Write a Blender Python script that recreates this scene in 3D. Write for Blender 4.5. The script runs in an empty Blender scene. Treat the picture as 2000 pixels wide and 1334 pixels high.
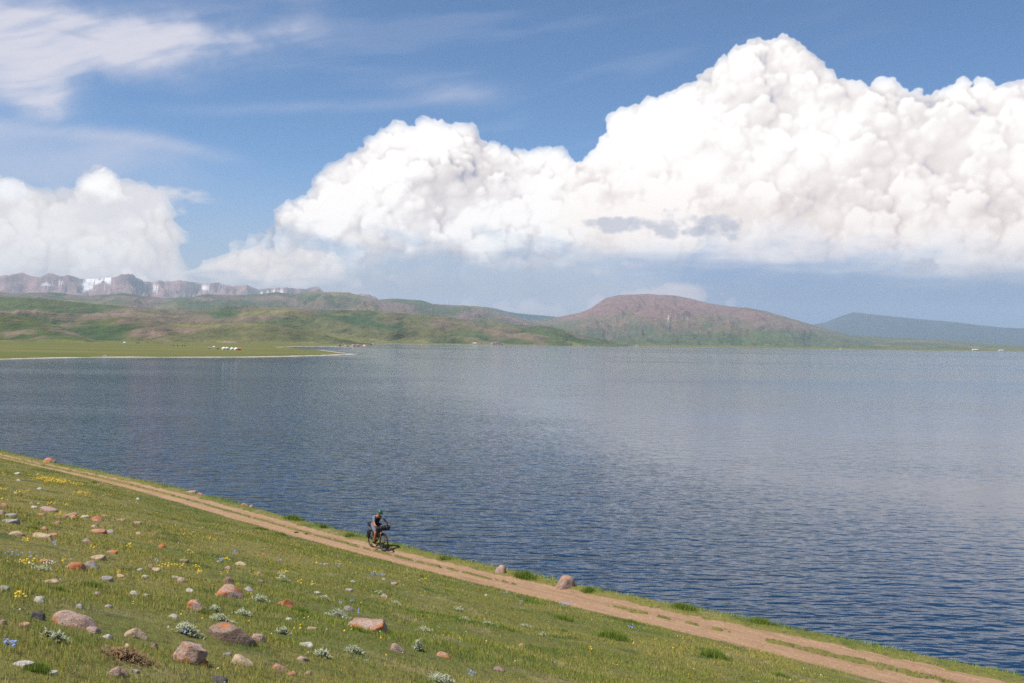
import bpy, bmesh, math, random
import numpy as np
from mathutils import Vector, Matrix

scene = bpy.context.scene
CAM_H = 18.0                       # eye height above the lake
# ------------------------------------------------------------------ camera
cam_data = bpy.data.cameras.new("camera"); cam = bpy.data.objects.new("camera", cam_data)
scene.collection.objects.link(cam); scene.camera = cam
cam_data.sensor_width = 36.0; cam_data.lens = 36.0 * 1944.0 / 2000.0
cam_data.clip_start = 0.2; cam_data.clip_end = 120000.0
_roll = math.atan(0.016); _pitch = -2 / 1944.0
cam.matrix_world = (Matrix.Translation((0, 0, CAM_H)) @ Matrix.Rotation(_pitch, 4, 'X')
                    @ Matrix.Rotation(math.pi / 2, 4, 'X') @ Matrix.Rotation(_roll, 4, 'Z'))
# ------------------------------------------------------------------ sun
SUN_AZ = math.radians(-114); SUN_EL = math.radians(62)
sun_dir = Vector((math.sin(SUN_AZ) * math.cos(SUN_EL), math.cos(SUN_AZ) * math.cos(SUN_EL), math.sin(SUN_EL)))
sd = bpy.data.lights.new("sun", 'SUN'); sd.energy = 4.7; sd.angle = math.radians(0.5); sd.color = (1.0, 0.93, 0.82)
sun = bpy.data.objects.new("sun", sd); scene.collection.objects.link(sun)
sun.rotation_euler = sun_dir.to_track_quat('Z', 'Y').to_euler()
# ------------------------------------------------------------------ exposure, sampling
scene.view_settings.view_transform = 'Standard'; scene.view_settings.look = 'None'
scene.view_settings.exposure = 0.3; scene.view_settings.gamma = 1.0
scene.view_settings.use_curve_mapping = False
cy = scene.cycles
cy.max_bounces = 6; cy.diffuse_bounces = 2; cy.glossy_bounces = 2; cy.transmission_bounces = 2
cy.volume_bounces = 2; cy.transparent_max_bounces = 6
cy.use_denoising = False; cy.use_adaptive_sampling = False; cy.filter_width = 1.6
cy.caustics_reflective = False; cy.caustics_refractive = False
cy.sample_clamp_indirect = 3.0; cy.sample_clamp_direct = 5.0
SKY_STRENGTH = 0.10; SKY_GAIN = 1.0

# ================================================================== sky and clouds, computed as tables of (azimuth, elevation)
F=1944.0; ROLL=math.atan(0.016); PITCH=-2/F
def px_dir(px,py):
    px=np.asarray(px,float); py=np.asarray(py,float)
    a=(px-1000)/F; b=(667-py)/F
    cr,sr=math.cos(ROLL),math.sin(ROLL)
    cp,sp=math.cos(PITCH),math.sin(PITCH)
    x=a*cr-b*sr; zz=a*sr+b*cr
    y=cp-zz*sp; z=sp+zz*cp
    n=np.sqrt(x*x+y*y+z*z)
    return x/n,y/n,z/n
def px_azel(px,py):
    x,y,z=px_dir(px,py)
    return np.degrees(np.arctan2(x,y)),np.degrees(np.arcsin(z))
_T=np.random.default_rng(99).random(65536).astype(np.float32)
def vnoise(x,y,seed=0):
    x=np.asarray(x,np.float32);y=np.asarray(y,np.float32)
    ix=np.floor(x); iy=np.floor(y); fx=x-ix; fy=y-iy
    fx=fx*fx*(3-2*fx); fy=fy*fy*(3-2*fy)
    k=ix.astype(np.int32)*1619+iy.astype(np.int32)*31337+(seed*6971+13)
    a=_T[k&65535];b=_T[(k+1619)&65535];c=_T[(k+31337)&65535];d=_T[(k+32956)&65535]
    a=a+(b-a)*fx; c=c+(d-c)*fx
    return a+(c-a)*fy
def fbm(x,y,oct=5,seed=0,gain=.5,ridged=False):
    s=0;a=1;t=0
    x,y=x*.8-y*.6+3.1,x*.6+y*.8-7.7
    for i in range(oct):
        n=vnoise(x+i*17.3,y-i*9.1,seed+i)
        if ridged: n=1-abs(2*n-1)
        s=s+a*n; t+=a; a*=gain; x,y=(x*1.6+y*1.2),(y*1.6-x*1.2)
    return s/t
def conv(a,s):
    r=int(2.6*s)+1; k=np.exp(-.5*(np.arange(-r,r+1)/s)**2).astype(np.float32); k/=k.sum()
    for ax in (0,1):
        n=a.shape[ax]; p=[(0,0)]*2; p[ax]=(r,r)
        b=np.pad(a,p,mode='edge'); a=0
        for i,w in enumerate(k):
            a=a+w*(b[i:i+n] if ax==0 else b[:,i:i+n])
    return a
def up(a,f,H,W):
    y=np.clip((np.arange(H)+.5)/f-.5,0,a.shape[0]-1.001);x=np.clip((np.arange(W)+.5)/f-.5,0,a.shape[1]-1.001)
    iy=y.astype(int);ix=x.astype(int);fy=(y-iy).astype(np.float32)[:,None];fx=(x-ix).astype(np.float32)[None,:]
    r=a[iy]*(1-fy)+a[iy+1]*fy
    return r[:,ix]*(1-fx)+r[:,ix+1]*fx
def blur(a,s):
    a=a.astype(np.float32)
    f=1
    while s/f>4: f*=2
    if f==1 or min(a.shape)<4*f: return conv(a,s)
    H,W=a.shape; h=-(-H//f)*f; w=-(-W//f)*f
    b=np.pad(a,((0,h-H),(0,w-W)),mode='edge').reshape(h//f,f,w//f,f).mean((1,3))
    return up(conv(b,s/f),f,H,W)
def lin(r,g,b):
    f=lambda v:((v/255+.055)/1.055)**2.4 if v>10 else v/3295.
    return np.array([f(r),f(g),f(b)])
def ss(a,b,x):
    t=np.clip((x-a)/(b-a),0,1); return t*t*(3-2*t)
def segdist(px,py,P):
    d=np.full(px.shape,1e9)
    for i in range(len(P)-1):
        ax,ay=P[i];bx,by=P[i+1];vx,vy=bx-ax,by-ay
        t=np.clip(((px-ax)*vx+(py-ay)*vy)/(vx*vx+vy*vy+1e-9),0,1)
        d=np.minimum(d,np.hypot(px-ax-t*vx,py-ay-t*vy))
    return d
def inside(px,py,P):
    c=np.zeros(px.shape,bool);n=len(P)
    for i in range(n):
        x0,y0=P[i];x1,y1=P[(i+1)%n]
        cond=((y0>py)!=(y1>py))
        with np.errstate(divide='ignore',invalid='ignore'):
            xi=(x1-x0)*(py-y0)/(y1-y0)+x0
        c^=cond&(px<xi)
    return c

class Pano:
    def __init__(s,az0,az1,el0,el1,ppd):
        s.az0,s.el0,s.ppd=az0,el0,ppd
        s.W=int((az1-az0)*ppd); s.H=int((el1-el0)*ppd)
        g=np.meshgrid(az0+(np.arange(s.W)+.5)/ppd, el0+(np.arange(s.H)+.5)/ppd)
        s.az,s.el=g[0].astype(np.float32),g[1].astype(np.float32)
        s.rgb=np.zeros((s.H,s.W,3),np.float32); s.a=np.zeros((s.H,s.W),np.float32)
    def crop(s,a0,a1,e0,e1):
        x0=max(int((a0-s.az0)*s.ppd),0);x1=min(int((a1-s.az0)*s.ppd)+1,s.W)
        y0=max(int((e0-s.el0)*s.ppd),0);y1=min(int((e1-s.el0)*s.ppd)+1,s.H)
        q=Pano.__new__(Pano); q.ppd=s.ppd; q.az0=s.az0+x0/s.ppd; q.el0=s.el0+y0/s.ppd; q.W=x1-x0;q.H=y1-y0
        for k in ('az','el','rgb','a'): setattr(q,k,getattr(s,k)[y0:y1,x0:x1])
        return q
    def over(s,rgb,a):
        a=np.clip(a,0,1).astype(np.float32)
        s.rgb[...]=rgb*a[...,None]+s.rgb*(1-a[...,None]); s.a[...]=a+s.a*(1-a)
    def cloud(s,top,base,seed,nbig,rmax,rmin=.25,bulge=1.,kids=12,grand=7,fade=None,tint=None,**kw):
        """top: outline (az, el) left to right; base: right to left"""
        P=list(top)+list(base)
        xs=[p[0] for p in P];ys=[p[1] for p in P]; m=rmax*1.5+.8
        if max(xs)<s.az0 or min(xs)>s.az0+s.W/s.ppd: return
        q=s.crop(min(xs)-m,max(xs)+m,min(ys)-m,max(ys)+m)
        rng=np.random.default_rng(seed); ppd=s.ppd
        n=nbig*30
        cx=rng.uniform(min(xs),max(xs),n);cy=rng.uniform(min(ys),max(ys),n)
        ok=inside(cx,cy,P);cx=cx[ok];cy=cy[ok]
        d=segdist(cx,cy,P[:len(top)])
        r=np.minimum(d*.97,rmax)*rng.uniform(.75,1,len(d))
        keep=(r>rmin)&(rng.random(len(r))<(rmin/np.maximum(r,rmin))**.35+.12)
        cx,cy,r,d=[v[keep][:nbig] for v in (cx,cy,r,d)]
        z=bulge*np.sqrt(np.maximum(d,0)*rmax*2.2)*(.75+.5*rng.random(len(d)))
        S=[np.stack([cx,cy,z,r],1)]
        def children(par,k,f0,f1,up=.2):
            par=np.repeat(par,k,0); m=len(par)
            th=rng.uniform(0,2*np.pi,m); ct=rng.uniform(-.05,1,m); st=np.sqrt(1-ct*ct)
            e=par[:,3]*.82
            c=np.stack([par[:,0]+st*np.cos(th)*e,par[:,1]+(st*np.sin(th)+up*rng.random(m))*e,par[:,2]+ct*e,par[:,3]*rng.uniform(f0,f1,m)],1)
            return c[c[:,3]*ppd>1.3]
        c1=children(S[0],kids,.25,.5); S.append(c1)
        if grand:
            c2=children(c1,grand,.25,.45); S.append(c2); S.append(children(c2[c2[:,3]*ppd>2.6][::2],5,.3,.5))
        S=np.concatenate(S)
        Z=np.full((q.H,q.W),-1e3,np.float32)
        X0=(S[:,0]-q.az0)*ppd;Y0=(S[:,1]-q.el0)*ppd;R=S[:,3]*ppd
        gx=np.arange(q.W,dtype=np.float32);gy=np.arange(q.H,dtype=np.float32)
        for x0,y0,rr,zz in zip(X0,Y0,R,S[:,2]*ppd):
            xa=max(int(x0-rr),0);xb=min(int(x0+rr)+2,q.W);ya=max(int(y0-rr),0);yb=min(int(y0+rr)+2,q.H)
            if xa>=xb or ya>=yb: continue
            h=rr*rr-((gx[xa:xb]-x0)**2)[None,:]-((gy[ya:yb]-y0)**2)[:,None]
            v=Z[ya:yb,xa:xb]; np.maximum(v,np.where(h>0,zz+np.sqrt(np.maximum(h,0)),-1e3),out=v)
        M=(Z>-500).astype(np.float32)
        c,a=q.shade(M,np.where(M>0,Z,0),seed,**kw)
        if fade is not None: a=a*fade(q.az,q.el)
        if tint is not None: c=tint(c,q.az,q.el)
        q.over(c,a)
    def shade(s,M,Zf,seed=0,L=(-.55,.66,.5),lit=(255,254,251),mid=(236,231,228),dark=(186,190,204),soft=1.0,contrast=1.0,opac=1.0,wisp=.5,amb=0.,ragg=1.0):
        ppd=s.ppd; k=ppd/24.
        L=np.array(L)/np.linalg.norm(L)
        az,el=s.az,s.el
        wx=(fbm(az*.6,el*.6,2,seed+50)-.5)*9*k*ragg+(fbm(az*2.6,el*2.6,3,seed+52)-.5)*7*k*ragg
        wy=(fbm(az*.6+40,el*.6,2,seed+51)-.5)*9*k*ragg+(fbm(az*2.6+9,el*2.6,3,seed+53)-.5)*7*k*ragg
        jy,jx=np.mgrid[0:s.H,0:s.W]
        iy=np.clip(np.round(jy+wy).astype(int),0,s.H-1);ix=np.clip(np.round(jx+wx).astype(int),0,s.W-1)
        M=M[iy,ix];Zf=Zf[iy,ix]
        nbs={}
        def nb(sig):
            if sig not in nbs: nbs[sig]=blur(Zf*M,sig)/(blur(M,sig)+1e-5)
            return nbs[sig]
        det=fbm(az*7,el*7,3,seed)*1.8*k
        sh=0
        for sig,a,fl in ((1.3*k,.19,1.),(3.2*k,.22,1.),(9*k,.19,1.2),(34*k,.42,4.)):
            z=nb(sig)+(det if sig<2*k else 0)
            gy,gx=np.gradient(z); gx=gx*fl;gy=gy*fl
            sh=sh+a*((-gx*L[0]-gy*L[1]+L[2])/np.sqrt(gx*gx+gy*gy+1))
        ao=0
        for sig,a in ((3.5*k,.30),(10*k,.25),(32*k,.45)):
            ao=ao+a*np.clip((nb(1.3*k)-nb(sig))/sig,-1.6,.8)*ss(.55,.98,blur(M,sig*.6))
        big=fbm(az*.28,el*.42,3,seed+9)-.5
        v=.5+.40*sh*contrast+.30*ao*contrast+amb+big*.95*contrast
        v=np.clip(v,0,1.15)
        lit,mid,dark=lin(*lit),lin(*mid),lin(*dark)
        t=ss(.10,.58,v)[...,None];u=ss(.48,1.0,v)[...,None]
        c=dark*(1-t)+mid*t; c=c*(1-u)+lit*u
        e=blur(M,1.1*k*soft); n=fbm(az*2.4,el*3.2,5,seed+70)
        a=ss(.25,.8,e+(n-.5)*.6*wisp)
        inner=blur(M,6*k*soft)
        a=a*(1-wisp*.9*(1-ss(.45,1.,inner+(n-.5)*.5*wisp))*np.clip(n*1.5,0,1))
        return c,np.clip(a,0,1)*opac

def A(pts):
    return [tuple(float(v) for v in px_azel(x,y)) for x,y in pts]
def curve(az,pts):   # pts in px -> elevation as a function of azimuth
    q=np.array(A(pts)); o=np.argsort(q[:,0]); return np.interp(az,q[o,0],q[o,1])

def front_sky(ppd=24):
    p=Pano(-48,48,-1,34,ppd); az,el=p.az,p.el
    # ---- cirrus
    wx=fbm(az*.1,el*.16,3,5)-.5; wy=fbm(az*.1+7,el*.16+3,3,6)-.5
    u=az+wx*3; v=el+wy*1.6
    st=fbm(u*.10+v*.16,v*.55-u*.17,6,11)                 # streaks rising to the right
    fine=fbm(u*.35+v*.2,v*2.6-u*.75,5,12)
    up=curve(az,[(-600,-260),(-200,-140),(0,-70),(90,-30),(200,8),(300,36),(400,50),(480,48),(560,34),(650,30),(740,44)])
    lo=curve(az,[(-600,420),(-200,330),(-30,190),(0,205),(50,226),(100,216),(140,190),(200,165),(330,128),(400,116),(480,104),(600,90),(740,72)])
    wob=(fbm(az*.3,el*.45,5,21)-.5)
    fan=ss(-.5,1.1,up-el+wob*2.4)*ss(-.7,1.5,el-lo+wob*3.)
    fan=fan*ss(-8.2,-14.5,az+wob*3)
    hole=ss(.9,.2,((az+26.5)/2.6)**2+((el-16.7)/.7)**2+wob*1.5)
    fan=fan*(.45+.55*ss(.25,.6,st*.55+fine*.45))*.95*(1-.5*hole)
    core=ss(.2,1.,fan)
    m2=curve(az,[(-600,250),(0,255),(120,258),(260,270),(380,290),(480,310),(600,340)])
    l2=np.exp(-((el-m2+wob*.5)/.4)**2)*ss(-13.5,-19,az)*.42*(.4+fine)
    l3=ss(2.6,.1,abs(el-curve(az,[(-600,290),(0,300),(100,312),(300,320),(460,340),(600,370)])+wob*2.5))*ss(-13,-23,az+wob*6)*.60*(.2+st)
    m4=np.exp(-(((az+3.8+wob*3)/2.4)**2+((el-14.0-wob*1.2)/.8)**2))*.30*(.3+fine*1.2)
    m5=np.exp(-((el-curve(az,[(0,215),(400,215),(700,205),(900,190),(1000,185)])+wob*.5)/.3)**2)*ss(-24,-14,az)*ss(0,-6,az)*.18*(.3+fine)
    m6=ss(.5,.8,fbm(u*.12,v*.9-u*.15,5,31))*.12*ss(6,14,el)*ss(24,10,az)
    right=ss(.45,.8,fbm(u*.14+v*.2,v*.7-u*.2,6,41))*ss(21,28,el)*.2
    wide=ss(-2.5,1.5,up-el+wob*3)*ss(-2.2,1.8,el-lo+wob*4)*ss(-6,-17,az+wob*5)*.30*(.5+fine)
    for a in (wide,fan,l2,l3,m4,m5,m6,right):
        p.over(lin(190,192,208),a)
    p.over(lin(222,216,218),core*.35)
    p.over(lin(150,158,184),np.exp(-(((az+23.8+wob*1)/1.1)**2+((el-15.35+.10*(az+23.8)+wob*.3)/.12)**2))*.4)
    # ---- veil towards the horizon
    veil=ss(10.5,1.5,el)
    rr=ss(2,16,az)[...,None]
    vc=lin(166,168,180)*(1-rr)+lin(122,139,171)*rr
    p.over(vc,veil*.78+ss(4.2,2.5,el)*.25)
    dim=ss(7,2,el)
    # far pinkish puffs at the horizon
    def cum(top,base,seed,nb,rmax,**kw): p.cloud(A(top),A(base),seed,nb,rmax,**kw)
    # far pinkish puffs at the horizon
    cum([(860,590),(900,582),(960,588),(1010,580),(1060,590),(1100,582),(1150,575),(1200,570),(1290,560),(1330,545),(1380,552),(1450,590)],[(1450,640),(860,640)],3,60,.7,rmin=.1,lit=(232,212,204),mid=(212,198,200),dark=(172,178,194),opac=.75,wisp=1.,fade=lambda az,el:ss(1.0,2.2,el))
    # low bank between the left and the middle cloud
    cum([(370,530),(385,518),(420,498),(470,490),(520,484),(560,488),(610,492),(650,500),(668,520),(700,540),(712,560)],[(700,600),(380,600)],4,90,1.2,rmin=.15,lit=(252,240,230),mid=(234,221,214),dark=(194,190,196),wisp=.8,soft=1.4,
        fade=lambda az,el:ss(2.2,4.2,el+(fbm(az*.8,el*2,4,77)-.5)*2.4)*.9)
    # left cloud
    cum([(-900,300),(-600,240),(-300,330),(-60,352),(0,350),(30,347),(62,372),(140,384),(146,352),(190,332),(232,345),(240,366),(300,368),(395,380),(360,400),(338,430),(352,470),(375,505),(360,520)],[(300,560),(-900,600)],6,190,2.4,rmin=.25,bulge=.7,lit=(240,234,230),mid=(216,208,206),dark=(180,180,192),wisp=1.0,soft=1.6,contrast=.85,
        fade=lambda az,el:.95*ss(2.2,3.0,el+(fbm(az,el*2,4,76)-.5)*1.0))
    aw=(fbm(az*.9,el*2.2,5,84)-.5)
    au=curve(az,[(150,372),(240,364),(300,367),(400,379),(440,384)]); al_=curve(az,[(150,470),(240,450),(300,430),(350,404),(400,384),(440,380)])
    p.over(lin(214,210,214),ss(-.25,.35,au-el+aw*.9)*ss(-.4,.9,el-al_+aw*2.4)*ss(-26,-22,az)*ss(-15.6,-17.6,az+aw*3)*.8)
    cum([(0,372),(0,350),(30,347),(60,370)],[(60,380),(0,382)],62,14,.6,rmin=.12,lit=(240,238,240),mid=(226,224,226),dark=(200,203,212),wisp=.8)
    cum([(138,384),(145,352),(190,332),(232,346),(240,378)],[(244,400),(190,404),(130,396)],61,70,.5,rmin=.1,lit=(252,249,246),mid=(240,234,232),dark=(212,208,212),wisp=1.,soft=1.5,fade=lambda az,el:ss(-.1,1.0,el-curve(az,[(120,394),(250,398)])+(fbm(az*1.5,el*2,4,85)-.5)*.9))
    # middle cloud
    cum([(440,470),(500,452),(545,440),(563,402),(600,388),(626,372),(628,322),(690,318),(728,296),(735,274),(778,248),(830,238),(875,240),(905,262),(950,290),(1000,302),(1050,296),(1100,312),(1200,330),(1300,330)],[(1300,520),(480,510)],7,230,2.6,rmin=.28,bulge=.9,lit=(252,247,242),mid=(214,205,203),dark=(160,160,173),wisp=.9,contrast=1.2,amb=-.05,soft=1.3,
        fade=lambda az,el:.12+.88*ss(3.3,6.6,el+(fbm(az*.5,el*1.4,5,78)-.5)*3.2))
    # the great tower on the right
    edge=lambda az:curve(az,[(1000,486),(1100,490),(1300,497),(1500,508),(1700,528),(2000,548),(2600,590)])
    def warm(c,az,el):
        w=ss(14,4,el)[...,None]; return c*(1-w)+c*np.array([.94,.86,.82])*w
    bf=lambda az,el:.06+.94*ss(-1.5,2.3,el-edge(az)+(fbm(az*.5,el*1.7,5,79)-.5)*2.6)
    cum([(1090,345),(1130,318),(1165,300),(1168,268),(1212,236),(1245,214),(1262,194),(1310,190),(1345,166),(1382,155),(1387,128),(1412,100),(1450,90),(1486,68),(1520,78),(1560,80),(1576,100),(1603,110),(1607,150),(1628,168),(1660,176),(1700,184),(1730,172),(1768,186),(1810,190),(1850,178),(1900,175),(1965,168),(2020,178),(2200,210),(2500,280),(2900,420),(3100,520)],[(3100,640),(1060,560)],8,760,2.3,rmin=.3,bulge=1.05,lit=(255,253,249),mid=(229,221,216),dark=(180,177,187),wisp=.5,soft=1.25,contrast=1.1,amb=-.01,fade=lambda az,el:bf(az,el)*ss(1.9,4.0,az+(fbm(az,el,3,83)-.5)*2.5),tint=warm)
    cum([(1180,500),(1260,455),(1400,470),(1500,430),(1560,420),(1640,470),(1760,480),(1830,440),(1930,470),(2050,450),(2300,500),(2500,560)],[(2500,640),(1180,520)],12,120,1.4,rmin=.25,lit=(246,238,234),mid=(226,221,223),dark=(186,190,204),wisp=1.,soft=2,fade=lambda az,el:bf(az,el)*.5)
    # blue grey flat base with rain under it
    eg=edge(az)
    b=ss(1.3,-.1,abs(el-(eg-.9))+(fbm(az*.25,el*2.5,4,80)-.5)*1.2)*ss(2.5,9,az)*ss(46,38,az)
    p.over(lin(124,146,184),b*.7)
    p.over(lin(110,130,164),ss(5.4,2.0,el)*ss(4,18,az)*.7)
    p.over(lin(160,166,182),ss(5.5,3.,el)*ss(-14,-6,az)*ss(10,2,az)*.45)
    for (x,y,w,h,sd) in ((1205,438,56,15,1),(1302,438,52,26,2),(1410,444,46,24,3),(1360,452,30,11,4),(1800,525,30,20,6)):
        ca,ce=px_azel(x,y); sw=w/F*57.3;sh_=h/F*57.3
        q=((az-ca)/sw)**2+((el-ce)/sh_)**2
        n=(fbm(az*1.5,el*2,5,90+sd)-.5)*2.6
        p.over(lin(170,173,187),ss(1.35,.15,q+n*1.15)*.70)
    return p
def rear_sky(ppd=4,seed=3):
    p=Pano(-180,180,-1,90,ppd); az,el=p.az,p.el
    e=np.radians(np.maximum(el,0)); q=np.cos(e)/(np.sin(e)+.12)
    x=q*np.sin(np.radians(az)); y=q*np.cos(np.radians(az))
    st=fbm(x*.8+y*.5,y*2.2-x*1.2,5,11)
    p.over(lin(200,202,215),ss(.58,.85,st)*.28)
    p.over(lin(176,186,206),ss(10,1.5,el)*.6)
    rng=np.random.default_rng(seed)
    for i in range(11):
        c0=52+i*25.5+rng.uniform(-5,5)
        h=rng.uniform(5,15);w=rng.uniform(12,20)
        t=np.linspace(-1,1,12); top=[(((c0+180)%360-180)+w*u,4+h*max(0,(1-abs(u)**1.6))*rng.uniform(.75,1.1)) for u in t]
        p.cloud(top,[(top[-1][0],3),(top[0][0],3)],100+i,70,3.,rmin=.8,kids=10,grand=0,wisp=.5,opac=.95)
    return p
# ------------------------------------------------------------------ node helper
class NT:
    def __init__(s, tree): s.t = tree
    def n(s, kind, **kw):
        nd = s.t.nodes.new(kind)
        for k, v in kw.items():
            if k.startswith('i_'):
                key = k[2:]; key = int(key) if key.isdigit() else key.replace('_', ' ')
                s.put(nd.inputs[key], v)
            else: setattr(nd, k, v)
        return nd
    def put(s, inp, v):
        if isinstance(v, bpy.types.NodeSocket): s.t.links.new(v, inp)
        elif hasattr(v, 'outputs'): s.t.links.new(v.outputs[0], inp)
        else:
            if inp.type == 'RGBA' and hasattr(v, '__len__') and len(v) == 3: v = (*v, 1)
            inp.default_value = v
    def m(s, op, a, b=None, c=None, clamp=False):
        nd = s.t.nodes.new('ShaderNodeMath'); nd.operation = op; nd.use_clamp = clamp
        for i, v in enumerate((a, b, c)):
            if v is not None: s.put(nd.inputs[i], v)
        return nd.outputs[0]
    def v(s, op, a, b=None):
        nd = s.t.nodes.new('ShaderNodeVectorMath'); nd.operation = op
        s.put(nd.inputs[0], a)
        if b is not None: s.put(nd.inputs[3] if op == 'SCALE' else nd.inputs[1], b)
        return nd.outputs[1] if op in ('DOT_PRODUCT', 'LENGTH') else nd.outputs[0]
    def mix(s, f, a, b, blend='MIX'):
        nd = s.t.nodes.new('ShaderNodeMix'); nd.data_type = 'RGBA'; nd.blend_type = blend; nd.clamp_factor = True
        s.put(nd.inputs[0], f); s.put(nd.inputs[6], a); s.put(nd.inputs[7], b); return nd.outputs[2]
    def ramp(s, x, a, b, lo=0.0, hi=1.0):
        nd = s.t.nodes.new('ShaderNodeMapRange'); nd.interpolation_type = 'SMOOTHSTEP'
        for i, v in enumerate((x, a, b, lo, hi)): s.put(nd.inputs[i], v)
        return nd.outputs[0]
    def noise(s, vec, scale, detail=4, rough=.55, dist=0.):
        nd = s.t.nodes.new('ShaderNodeTexNoise'); s.put(nd.inputs['Vector'], vec)
        nd.inputs['Scale'].default_value = scale; nd.inputs['Detail'].default_value = detail
        nd.inputs['Roughness'].default_value = rough; nd.inputs['Distortion'].default_value = dist
        return nd.outputs['Fac']
    def sc(s, vec, v3):
        nd = s.t.nodes.new('ShaderNodeVectorMath'); nd.operation = 'MULTIPLY'
        s.put(nd.inputs[0], vec); nd.inputs[1].default_value = v3; return nd.outputs[0]

def make_world():
    w = bpy.data.worlds.new("World"); scene.world = w; w.use_nodes = True
    t = w.node_tree; t.nodes.clear(); q = NT(t)
    sky = q.n('ShaderNodeTexSky', sky_type='NISHITA', sun_disc=False)
    sky.sun_elevation = SUN_EL; sky.sun_rotation = SUN_AZ % (2 * math.pi)
    sky.altitude = 3000; sky.air_density = 1.0; sky.dust_density = 0.4; sky.ozone_density = 1.6
    d = q.n('ShaderNodeTexCoord').outputs['Generated']; d = q.v('NORMALIZE', d)
    xyz = q.n('ShaderNodeSeparateXYZ', i_0=d)
    az = q.m('MULTIPLY', q.m('ARCTAN2', xyz.outputs[0], xyz.outputs[1]), 57.29578)
    el = q.m('MULTIPLY', q.m('ARCSINE', xyz.outputs[2]), 57.29578)
    def table(p, name):
        im = bpy.data.images.new(name, p.W, p.H, alpha=True, float_buffer=True)
        im.colorspace_settings.name = 'Non-Color'; im.alpha_mode = 'CHANNEL_PACKED'
        a = np.empty((p.H, p.W, 4), np.float32); a[..., :3] = p.rgb; a[..., 3] = p.a
        im.pixels.foreach_set(a.ravel()); im.update()
        u = q.m('MULTIPLY', q.m('SUBTRACT', az, p.az0), p.ppd / p.W); v = q.m('MULTIPLY', q.m('SUBTRACT', el, p.el0), p.ppd / p.H)
        nd = q.n('ShaderNodeTexImage', image=im, extension='EXTEND', interpolation='Linear')
        q.put(nd.inputs[0], q.n('ShaderNodeCombineXYZ', i_0=u, i_1=v)); return nd
    A_ = table(front_sky(24), "front_clouds"); B_ = table(rear_sky(4), "other_clouds")
    m = q.m('MULTIPLY', q.ramp(q.m('ABSOLUTE', az), 48, 40, 0, 1), q.ramp(el, 34, 27, 0, 1))
    rgb = q.mix(m, B_.outputs[0], A_.outputs[0])
    al = q.m('ADD', q.m('MULTIPLY', A_.outputs[1], m), q.m('MULTIPLY', B_.outputs[1], q.m('SUBTRACT', 1.0, m)))
    clear = q.v('SCALE', sky.outputs[0], q.m('MULTIPLY', q.m('SUBTRACT', 1.0, al), SKY_GAIN))
    clear = q.sc(clear, SKY_TINT)
    col = q.v('ADD', clear, q.v('SCALE', rgb, CLOUD_GAIN / SKY_STRENGTH))
    bg = q.n('ShaderNodeBackground', i_Color=col, i_Strength=SKY_STRENGTH)
    out = q.n('ShaderNodeOutputWorld', i_Surface=bg.outputs[0])
    w.cycles.sampling_method = 'MANUAL'; w.cycles.sample_map_resolution = 512
SKY_TINT = (.74, .94, 1.07); CLOUD_GAIN = 1.0
make_world()
# ================================================================== helpers for objects
col = scene.collection
def tag(o, label=None, cat=None, group=None, kind=None):
    if label: o['label'] = label
    if cat: o['category'] = cat
    if group: o['group'] = group
    if kind: o['kind'] = kind
    return o
def link(name, me, mat=None, parent=None, smooth=True):
    o = bpy.data.objects.new(name, me); col.objects.link(o)
    if mat is not None: me.materials.append(mat)
    if smooth: me.polygons.foreach_set('use_smooth', np.ones(len(me.polygons), bool))
    if parent is not None: o.parent = parent
    return o
def np_mesh(name, V, faces, k):
    """V (n,3), faces (m,k) index array"""
    me = bpy.data.meshes.new(name); V = np.ascontiguousarray(V, np.float32); faces = np.ascontiguousarray(faces, np.int32)
    me.vertices.add(len(V)); me.vertices.foreach_set('co', V.ravel())
    me.loops.add(faces.size); me.loops.foreach_set('vertex_index', faces.ravel())
    me.polygons.add(len(faces)); me.polygons.foreach_set('loop_start', np.arange(0, faces.size, k, dtype=np.int32))
    me.update(calc_edges=True); return me
def grid_mesh(name, X, Y, Z, color=None):
    H, W = X.shape; V = np.stack([X, Y, Z], -1).reshape(-1, 3)
    i = np.arange(H * W).reshape(H, W)
    f = np.stack([i[:-1, :-1], i[:-1, 1:], i[1:, 1:], i[1:, :-1]], -1).reshape(-1, 4)
    me = np_mesh(name, V, f, 4)
    # make faces look up
    if me.polygons[len(f) // 2].normal.z < 0: me.flip_normals()
    if color is not None:
        a = me.color_attributes.new('tone', 'FLOAT_COLOR', 'POINT')
        c = np.ones((H * W, 4), np.float32); c[:, :3] = color.reshape(-1, 3); a.data.foreach_set('color', c.ravel())
    return me
def mat_new(name, rough=.9, color=(.5, .5, .5), spec=.2):
    m = bpy.data.materials.new(name); m.use_nodes = True; t = m.node_tree; t.nodes.clear(); q = NT(t)
    b = q.n('ShaderNodeBsdfPrincipled'); b.inputs['Base Color'].default_value = (*color, 1)
    b.inputs['Roughness'].default_value = rough; b.inputs['Specular IOR Level'].default_value = spec
    o = q.n('ShaderNodeOutputMaterial', i_Surface=b.outputs[0])
    return m, q, b, o
def plain_mat(name, color, rough=.6, spec=.3, var=.25, scale=20., metal=0.):
    m, q, b, o = mat_new(name, rough, color, spec)
    p = q.n('ShaderNodeTexCoord').outputs['Object']
    f = q.noise(p, scale, 3)
    c = q.mix(f, tuple(x * (1 - var) for x in color), tuple(min(x * (1 + var), 1) for x in color))
    q.put(b.inputs['Base Color'], c); b.inputs['Metallic'].default_value = metal
    return m

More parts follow.
